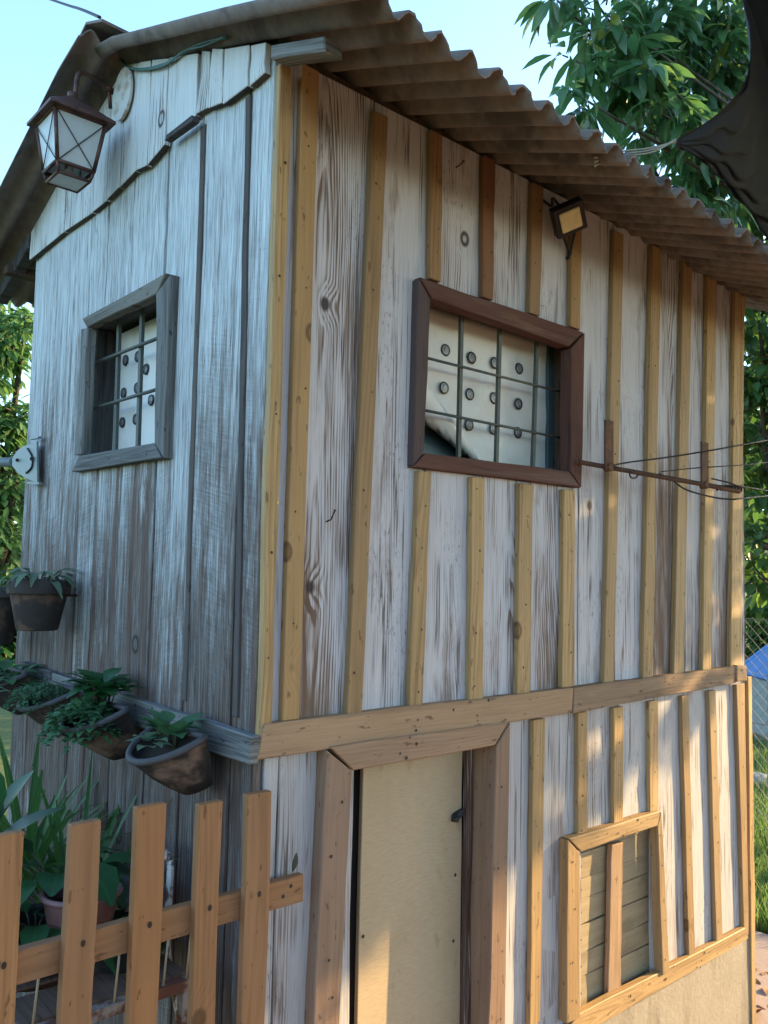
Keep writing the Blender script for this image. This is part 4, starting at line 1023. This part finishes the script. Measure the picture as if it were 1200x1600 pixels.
for k,(x,y,rr,hh_) in enumerate(((-.27,.10,.06,.09),(-.18,.30,.07,.10),(-.33,.62,.075,.11))): pass
# peeling white arched frame leaning on the wall
wf=empty('arched_metal_frame',GW(235,1500,-.06),'peeling white arched metal frame with rust patches leaning on the gable wall','frame')
xx=-.075
mb=MB(); pts=smooth([GW(212,1420,xx),GW(210,1360,xx),GW(222,1333,xx),GW(245,1330,xx),GW(263,1345,xx),GW(262,1400,xx),GW(259,1480,xx),GW(272,1560,xx),GW(300,1680,xx)],6)
for k in range(len(pts)-1):
    a,b=pts[k],pts[k+1]; d=(b-a).normalized(); s=V((1,0,0)).cross(d).normalized()*.0095
    board(mb,a-s,a+s,b+s,b-s,GX,.006,1,0)
mb.build('arch',M['whitepeel'],wf)
for k,py in enumerate((1480,1515,1555,1580)):
    mb=MB(); a=GW(264+k*4,py,xx); tube(mb,[a,a+V((-.02,-.035,.004))],.0022,5); mb.build('spike',M['straw'],wf)
mb=MB(); a,b=GW(215,1420,xx),GW(205,1640,xx); box(mb,(a+b)/2,.010,.018,(b-a).length,Z=(b-a).normalized()); mb.build('side_leg',M['whitepeel'],wf)

# ------------------------------------------------------------------ shade netting and its cord
tip=at(1056,222,2.35)
def netpt(px,py,d): return at(px,py,d)
up=[netpt(1056,222,2.35),netpt(1100,198,2.38),netpt(1140,165,2.42),netpt(1168,120,2.46),netpt(1172,60,2.5),netpt(1160,0,2.55),netpt(1135,-120,2.6),netpt(1090,-300,2.7),V((.15,-1.3,EYE+2.1)),V((-.6,-3.2,EYE+1.9)),V((-1.0,-5.6,EYE+1.7))]
lo=[netpt(1056,222,2.35),netpt(1095,240,2.45),netpt(1130,272,2.6),netpt(1165,320,2.8),netpt(1200,375,3.0),netpt(1250,420,3.2),netpt(1320,455,3.5),netpt(1400,470,3.9),netpt(1600,470,4.8),V((4.6,-2.2,EYE+1.75)),V((3.6,-5.2,EYE+1.6))]
US=smooth(up,4); LS=smooth(lo,4)
mb=MB(); G=[]
for i,(a,b) in enumerate(zip(US,LS)):
    row=[]
    for k in range(33):
        t=k/32; p=a.lerp(b,t); p=p-V((0,0,.10*math.sin(math.pi*t)*min(1,i/10)))+V((0,0,.012*math.sin(i*.9+k*.5)*min(1,i/6)+.016*math.sin(k*1.25+math.sin(i*.4)*1.5)*min(1,i/7)))
        row.append((mb.vert(p),(p.x,p.y)))
    G.append(row)
for i in range(len(G)-1):
    for k in range(32):
        q=(G[i][k],G[i+1][k],G[i+1][k+1],G[i][k+1]); mb.face([a[0] for a in q],[a[1] for a in q],0,True)
net=mb.build('shade_net',M['net']); tag(net,'dark shade netting stretched to a point above the right end of the roof','shade net'); s_=net.modifiers.new('t','SOLIDIFY'); s_.thickness=.002
mb=MB(); n=len(US)
def strip(S,Other,w):
    rows=[]
    for i,(a,b) in enumerate(zip(S,Other)):
        d=(b-a); d=d.normalized() if d.length>1e-3 else V((0,0,0)); ww=w*min(1,.25+i*.12)
        rows.append((a-d*.006+V((0,0,.004)),a+d*ww+V((0,0,-.004)),a+d*ww*.5+V((0,0,-.016))))
    for r0,r1 in zip(rows,rows[1:]):
        for j in range(3):
            q=[mb.vert(r0[j]),mb.vert(r1[j]),mb.vert(r1[(j+1)%3]),mb.vert(r0[(j+1)%3])]; mb.face(q)
strip(US,LS,.085); strip(LS,US,.05)
mb.build('hem',M['nethem'],net)
mb=MB()
e=FW(918,246,-.34)
for k in range(3): tube(mb,smooth([tip+V((0,0,.004*k)),at(1010+4*k,232+3*k,2.3),at(965,238+3*k,2.25),V((e.x+.03,e.y,e.z+.01*k-.01))],6),.0025,5)
tube(mb,smooth([at(965,238,2.25),at(930,243,2.2),at(895,250,2.15)],4),.0012,4)
tag(mb.build('tie_cord',M['cord']),'frayed pale cord tying the net tip to the roof edge','cord')

# ------------------------------------------------------------------ trees
def limb(mb,a,b,r0,r1,bend=.12,n=6):
    a,b=V(a),V(b); off=V((U(-1,1),U(-1,1),U(-.3,.6)))*bend*(b-a).length
    tube(mb,smooth([a,a.lerp(b,.5)+off,b],n),[r0+(r1-r0)*k/(2*n) for k in range(2*n+1)],8)
def tree(name,label,base,fork,blobs,nclu,lpc,L,Wd,mat,r0=.12,droop=.3,group=None,curl=.35,clr=.12,fold=.25,flat=.0,seg=3):
    t=empty(name,base,label,'tree',group); tk=MB(); cr_=MB(); tw=cr_; base=V(base); fork=V(fork)
    limb(tk,base-V((0,0,.1)),fork,r0,r0*.6,.05)
    tot=sum(b[1]**2 for b in blobs)
    for c,r in blobs:
        c=V(c); limb(tk,fork-(fork-base)*U(0,.25),c,r0*.42,r0*.1,.12)
        for k in range(max(3,int(nclu*r*r/tot))):
            while 1:
                d=V((U(-1,1),U(-1,1),U(-1,1)))
                if .05<d.length<1: break
            d=d.normalized()*(d.length**.55); p=c+V((d.x*r,d.y*r,d.z*r*.9)); out=(d+V((0,0,-droop*.5))).normalized()
            c0=rc()
            if k%2==0: tube(tw,[c.lerp(p,.55)+V((U(-.05,.05),)*3)*r,p],[.012*r0/.12,.004],4,mat=1,cap=False)
            for j in range(lpc):
                a=U(0,6.283); e=V((math.cos(a),math.sin(a),U(-.4,.5)))
                dd=(out*.6+e*.9+V((0,0,-droop))).normalized()
                lp=p+e*U(0,clr); cc=(min(1,max(0,c0[0]*.6+U(0,.4))),U(0,1),c0[2],0)
                leaf(cr_,lp,dd,V((U(-.5,.5),U(-.5,.5),1)),L*U(.65,1.2),Wd*U(.75,1.15),curl*U(.2,1.5),fold,c=cc,seg=seg)
    tk.build('trunk',M['bark'],t); cr_.build('crown',[mat,M['twig']],t); return t
def B(px,py,d,rp): return (at(px,py,d),rp*d/F)
tree('leafy_tree','tree with large drooping glossy leaves overhanging the right end of the roof',(5.6,-.1,0),(5.5,.1,3.2),
  [B(905,150,4.0,32),B(900,95,4.1,26),B(888,185,4.1,26),B(925,70,4.2,30),B(960,110,4.2,55),B(945,20,4.2,40),B(870,0,4.2,18),B(915,-20,4.3,26),B(1010,60,4.4,60),B(1020,150,4.4,50),B(1060,-20,4.5,80),B(1090,100,4.6,75),
   B(1010,205,4.3,26),B(1070,210,4.6,55),B(1140,40,4.7,80),B(1150,180,4.8,70),B(1060,290,4.5,38),B(1110,320,4.5,45),B(1160,300,4.8,60),B(1180,380,4.8,45),B(1085,255,4.5,36),B(1040,170,4.1,34),B(1100,200,4.2,36),B(1010,110,4.1,36),B(1240,200,5,110),B(1260,0,5,120),B(1130,-160,4.8,110)],
  680,6,.17,.05,M['mango'],.05,.45,curl=.4,clr=.07,seg=4)
GR='trees beyond the shed on the right'
def gb2(x,y): return V((x,y,0))
p=at(1185,1030,8.); 
def rt(label,px,dep,blobs,nclu,L,Wd,mat='darkleaf',r0=.09,lpc=7,fk=1.0):
    b=at(px,900,dep); b.z=-.05; f=at(px,900,dep); f.z=fk
    tree('shade_tree',label,b,f,blobs,nclu,lpc,L,Wd,M[mat],r0,.25,GR,clr=.10)
rt('tree with broad bright leaves just past the right end of the shed',1330,5.2,[B(1190,850,5.4,40),B(1185,900,5.5,32),B(1185,500,5.2,45),B(1190,580,5.3,50),B(1180,660,5.4,40),B(1205,700,5.4,60),B(1190,770,5.5,45),B(1250,600,5.4,90),B(1260,450,5.3,90)],260,.12,.065,fk=1.6)
rt('darker tree standing deeper behind the right end of the shed',1260,8.,[B(1175,930,8,34),B(1200,940,8,36),B(1180,560,8,55),B(1195,700,8,70),B(1180,800,8,55),B(1200,880,8,50),B(1250,740,8,110),B(1160,460,8,60),B(1260,500,8,120)],420,.14,.07)
rt('tall far tree closing the view behind the wire fence',1210,13.,[B(1180,900,13,60),B(1190,800,13,70),B(1180,640,13,80),B(1230,860,13,60),B(1240,700,13,120),B(1120,780,13,90)],420,.2,.11,r0=.14)
for k,(px,dep) in enumerate(((1172,15.),(1188,14.),(1203,16.))):
    pass
tree('shade_tree','tall tree at the yard edge with a high crown shading the front wall',(6.8,-4.4,0),(6.6,-3.9,3.3),
  [((5.9,-1.5,3.32),.85),((5.7,-2.1,3.36),.8),((6.1,-1.1,4.2),.9),((5.8,-1.7,4.7),.9),((6.2,-2.5,4.3),.9),((6.0,-1.6,5.6),.8),((6.2,-.8,3.55),.75),((6.4,-2.9,3.45),.75)],1500,8,.17,.075,M['darkleaf'],.15,.3,GR,clr=.12)
for k,(x,y) in enumerate(((-5.5,-8.5),(-1.8,-9.6),(2.2,-9.2),(6.2,-8.6),(9.5,-7.2))):  # unseen trees added to cut the low sky light on the front wall
    tree('added_screen_tree','broad bushy tree added out of view across the yard to dim the front wall',(x,y,0),(x,y,1.4),[((x+U(-1.2,1.2),y+U(-.5,.5),.9+j*.4),1.0-.08*j) for j in range(4)],120,7,.34,.17,M['darkleaf'],.16,.3,'added trees dimming the front wall',clr=.25)
rt('low dark bush filling the ground beyond the play hut',1230,12.,[B(1190,965,12,26),B(1210,1010,12,30),B(1180,1010,12,24),B(1240,980,12,40),B(1260,1020,12,34)],260,.16,.09,fk=.3)
for k in range(13):
    an=R(-25+k*16.5); rr=U(19,25); x,y=1+rr*math.cos(an),1+rr*math.sin(an); h_=U(3.0,4.6)
    tree('far_tree','rounded far tree in the row closing the view around the yard',(x,y,0),(x,y,1.6),[((x+U(-1.6,1.6),y+U(-1.6,1.6),h_*.45+j*.9),1.7-.15*j) for j in range(4)],90,7,.46,.24,M['darkleaf'],.16,.3,'far trees around the yard',clr=.35)
GL='trees to the left of the shed'
def ltree(label,px,dep,blobs,n,L,Wd,mat,fk): 
    b=at(px,900,dep); b.z=-.05; f=at(px,900,dep); f.z=fk; tree('garden_tree',label,b,f,blobs,n,7,L,Wd,M[mat],.09,.35,GL,clr=.10)
ltree('light green tree with hanging leaflets behind the grey pipe',-60,4.8,[B(20,540,4.8,30),B(40,505,4.8,22),B(-30,560,4.8,60),B(30,650,4.8,34),B(-20,690,4.8,60),B(20,770,4.8,38),B(-30,820,4.8,60),B(0,480,4.9,30),B(15,860,4.8,36)],420,.085,.032,'pinnate',1.6)
ltree('darker dense tree further back at the left edge',-30,9.,[B(20,720,9,50),B(30,820,9,55),B(-40,700,9,80),B(10,930,9,60),B(40,660,9,36),B(-40,900,9,80),B(5,520,9,40)],420,.14,.06,'darkleaf',1.)
ltree('low shrub filling the space under the left trees',-20,4.2,[B(10,960,4.2,40),B(-40,960,4.2,60),B(0,1010,4.2,50)],160,.08,.045,'deepgreen',.9)

# ------------------------------------------------------------------ yard on the right: wire fence, hut, grass
q0=at(1150,1100,5.6); q1=at(1330,1060,5.0)
def wire_fence():
    a=V((q0.x,q0.y,0)); b=V((q1.x,q1.y,0)); a=a+(a-b).normalized()*2.5; b=b+(b-a).normalized()*.3
    t=empty('wire_fence',(a+b)/2,'rusty chain link wire fence on thin posts across the yard','fence'); Lh=(b-a).length; d=(b-a).normalized(); H=1.35
    mb=MB(); s=.075; k=-int(H/s)
    n=int(Lh/s)
    for i in range(-int(H/s),n):
        for sg in (1,-1):
            x0=i*s; pts=[]
            p0=(x0,0) if sg==1 else (x0,H); p1=(x0+H,H) if sg==1 else (x0+H,0)
            if p1[0]<0 or p0[0]>Lh: continue
            f=lambda p:(a+d*min(Lh,max(0,p[0]))+V((0,0,p[1]+.03)))
            c0=max(0,-p0[0])/H; c1=min(1,(Lh-p0[0])/H); g=lambda t_:(p0[0]+(p1[0]-p0[0])*t_,p0[1]+(p1[1]-p0[1])*t_)
            tube(mb,[f(g(c0)),f(g(c1))],.0016,3,cap=False)
    for z in (.05,.7,1.37): tube(mb,[a+V((0,0,z)),b+V((0,0,z))],.0025,4)
    mb.build('wire_mesh',M['meshwire'],t)
    for k in range(5):
        mb=MB(); p=a+d*Lh*min(1,k/4+.07); tube(mb,[p-V((0,0,.1)),p+V((0,0,1.42))],.012,8); mb.build('post',M['meshwire'],t)
wire_fence()
hut=empty('playhouse',at(1215,1100,8.5)*1,'small pale play hut with bright blue roof beyond the wire fence','hut')
c=at(1200,1095,8.5); ex=cr0; ey=V((cf.x,cf.y,0)).normalized()
zt_=at(1185,1056,8.5).z; zb2=-.02; w_=.9
mb=MB(); lft=at(1199,1090,8.5); cc=V((lft.x,lft.y,0))+ex*w_/2+ey*.35
box(mb,cc+V((0,0,(zt_+zb2)/2)),w_,.7,zt_-zb2,X=ex,Y=ey); mb.build('wall',M['paleshed'],hut,.004)
mb=MB(); box(mb,cc-ey*.353+V((.0,0,.42))+ex*.1,.30,.01,.80,X=ex,Y=ey); mb.build('door',M['blackplastic'],hut)
mb=MB(); rg=cc+V((0,0,zt_+.34))
for s in (-1,1):
    e0=cc+ex*s*(w_/2+.03)+V((0,0,zt_-.03)); 
    q=[e0-ey*.42,rg-ey*.42,rg+ey*.42,e0+ey*.42]; I=[mb.vert(p) for p in q]; mb.face(I if s<0 else I[::-1])
for s in (-1,1):
    q=[cc+ex*-w_/2+ey*s*.345+V((0,0,zt_)),cc+ex*w_/2+ey*s*.345+V((0,0,zt_)),rg+ey*s*.345]; I=[mb.vert(p) for p in q]; mb.face(I)
o=mb.build('roof',M['paleblue'],hut); s_=o.modifiers.new('t','SOLIDIFY'); s_.thickness=.025
mb=MB()
a=at(1172,1140,6.6); b=at(1215,1165,6.4); d=(b-a)
box(mb,(a+b)/2,d.length,.30,.02,X=d.normalized(),Y=ey); o=mb.build('pale_sheet',M['paleshed'],None,.003); tag(o,'pale sheet leaning on rubble behind the wire fence at the right edge','sheet')
mb=MB()
for k in range(16):
    p=at(U(1160,1225),U(1150,1185),6.7); r=U(.05,.11); p.z=r*.5
    lathe(mb,[(.001,-r*.6),(r*.8,-r*.4),(r,0),(r*.7,r*.5),(.001,r*.7)],p,7,sx=U(.7,1.2),sy=U(.7,1.2),flip=True)
setting(mb.build('rubble',M['paleshed']),'stuff')
# grass
mb=MB()
def blade(p,h,w):
    a=U(0,6.283); s=V((math.cos(a),math.sin(a),0))*w; l=V((U(-1,1),U(-1,1),0))*h*.5; c=rc()
    i=[mb.vert(p-s,c),mb.vert(p+s,c),mb.vert(p+l*.4+V((0,0,h*.6))+s*.6,c),mb.vert(p+l*.4+V((0,0,h*.6))-s*.6,c),mb.vert(p+l+V((0,0,h)),c)]
    mb.face((i[0],i[1],i[2],i[3])); mb.face((i[3],i[2],i[4]))
for k in range(30000):
    if k<14000:
        px=U(1150,1300); py=U(1000,1600); d=ray(px,py); tt=(0-CAM.z)/d.z; p=CAM+d*tt
        if (p-CAM).length>16 or tt<0: continue
    else: p=V((U(2.2,9),U(.2,7),0))
    if p.x<2.3 or (p.x<3.05 and p.y<.8): continue
    blade(V((p.x,p.y,-.02)),U(.05,.16),U(.003,.006))
setting(mb.build('grass',M['grassm']),'stuff')
mb=MB()
for k in range(40):
    px=U(1168,1230); py=U(1510,1600); d=ray(px,py); tt=(0-CAM.z)/d.z; p=CAM+d*tt
    leaf(mb,V((p.x,p.y,U(.005,.03))),V((U(-1,1),U(-1,1),U(-.1,.3))),(0,0,1),U(.06,.12),U(.03,.05),.4,.3)
setting(mb.build('leaf_litter',M['dryleaf']),'stuff')
N=NT('pinkish_path'); p,x,y,z=N.pos(); n1=N.noise(p,5.,4.,.6); M['path']=N.finish(N.mix(n1,(.30,.22,.19),(.42,.33,.29)),.9,N.noise(p,60.,3.),.4,.004,spec=.15)
mb=MB(); a=at(1140,1590,3.0); 
for (x0,y0,x1,y1) in ((2.16,-1.2,3.0,.75),): box(mb,((x0+x1)/2,(y0+y1)/2,.012),x1-x0,y1-y0,.03)
setting(mb.build('path',M['path'],None,.01))
# ------------------------------------------------------------------ daylight
SUN_EL, SUN_AZ = R(17), R(109)
sd=V((math.sin(SUN_AZ)*math.cos(SUN_EL), math.cos(SUN_AZ)*math.cos(SUN_EL), math.sin(SUN_EL)))
w=bpy.data.worlds.new('World'); scene.world=w; w.use_nodes=True
nt=w.node_tree; bg=nt.nodes['Background']; sky=nt.nodes.new('ShaderNodeTexSky'); sky.sky_type='NISHITA'; sky.sun_disc=False
sky.sun_elevation=SUN_EL; sky.sun_rotation=SUN_AZ; sky.air_density=1.0; sky.dust_density=.7; sky.ozone_density=1.0; sky.altitude=100
mx=nt.nodes.new('ShaderNodeMix'); mx.data_type='RGBA'; mx.blend_type='MULTIPLY'; mx.inputs[0].default_value=1; mx.inputs[7].default_value=(.84,.985,1.07,1)
nt.links.new(sky.outputs[0],mx.inputs[6]); nt.links.new(mx.outputs[2],bg.inputs[0]); bg.inputs[1].default_value=.15
ld=bpy.data.lights.new('sun','SUN'); ld.energy=3.8; ld.angle=R(.5); ld.color=(1.,.71,.33)
so=bpy.data.objects.new('sun',ld); COL.objects.link(so); so.rotation_euler=sd.to_track_quat('Z','Y').to_euler()
vs=scene.view_settings; vs.view_transform='Standard'; vs.look='None'; vs.gamma=1; vs.exposure=2.2
scene.cycles.max_bounces=8; scene.cycles.transparent_max_bounces=12
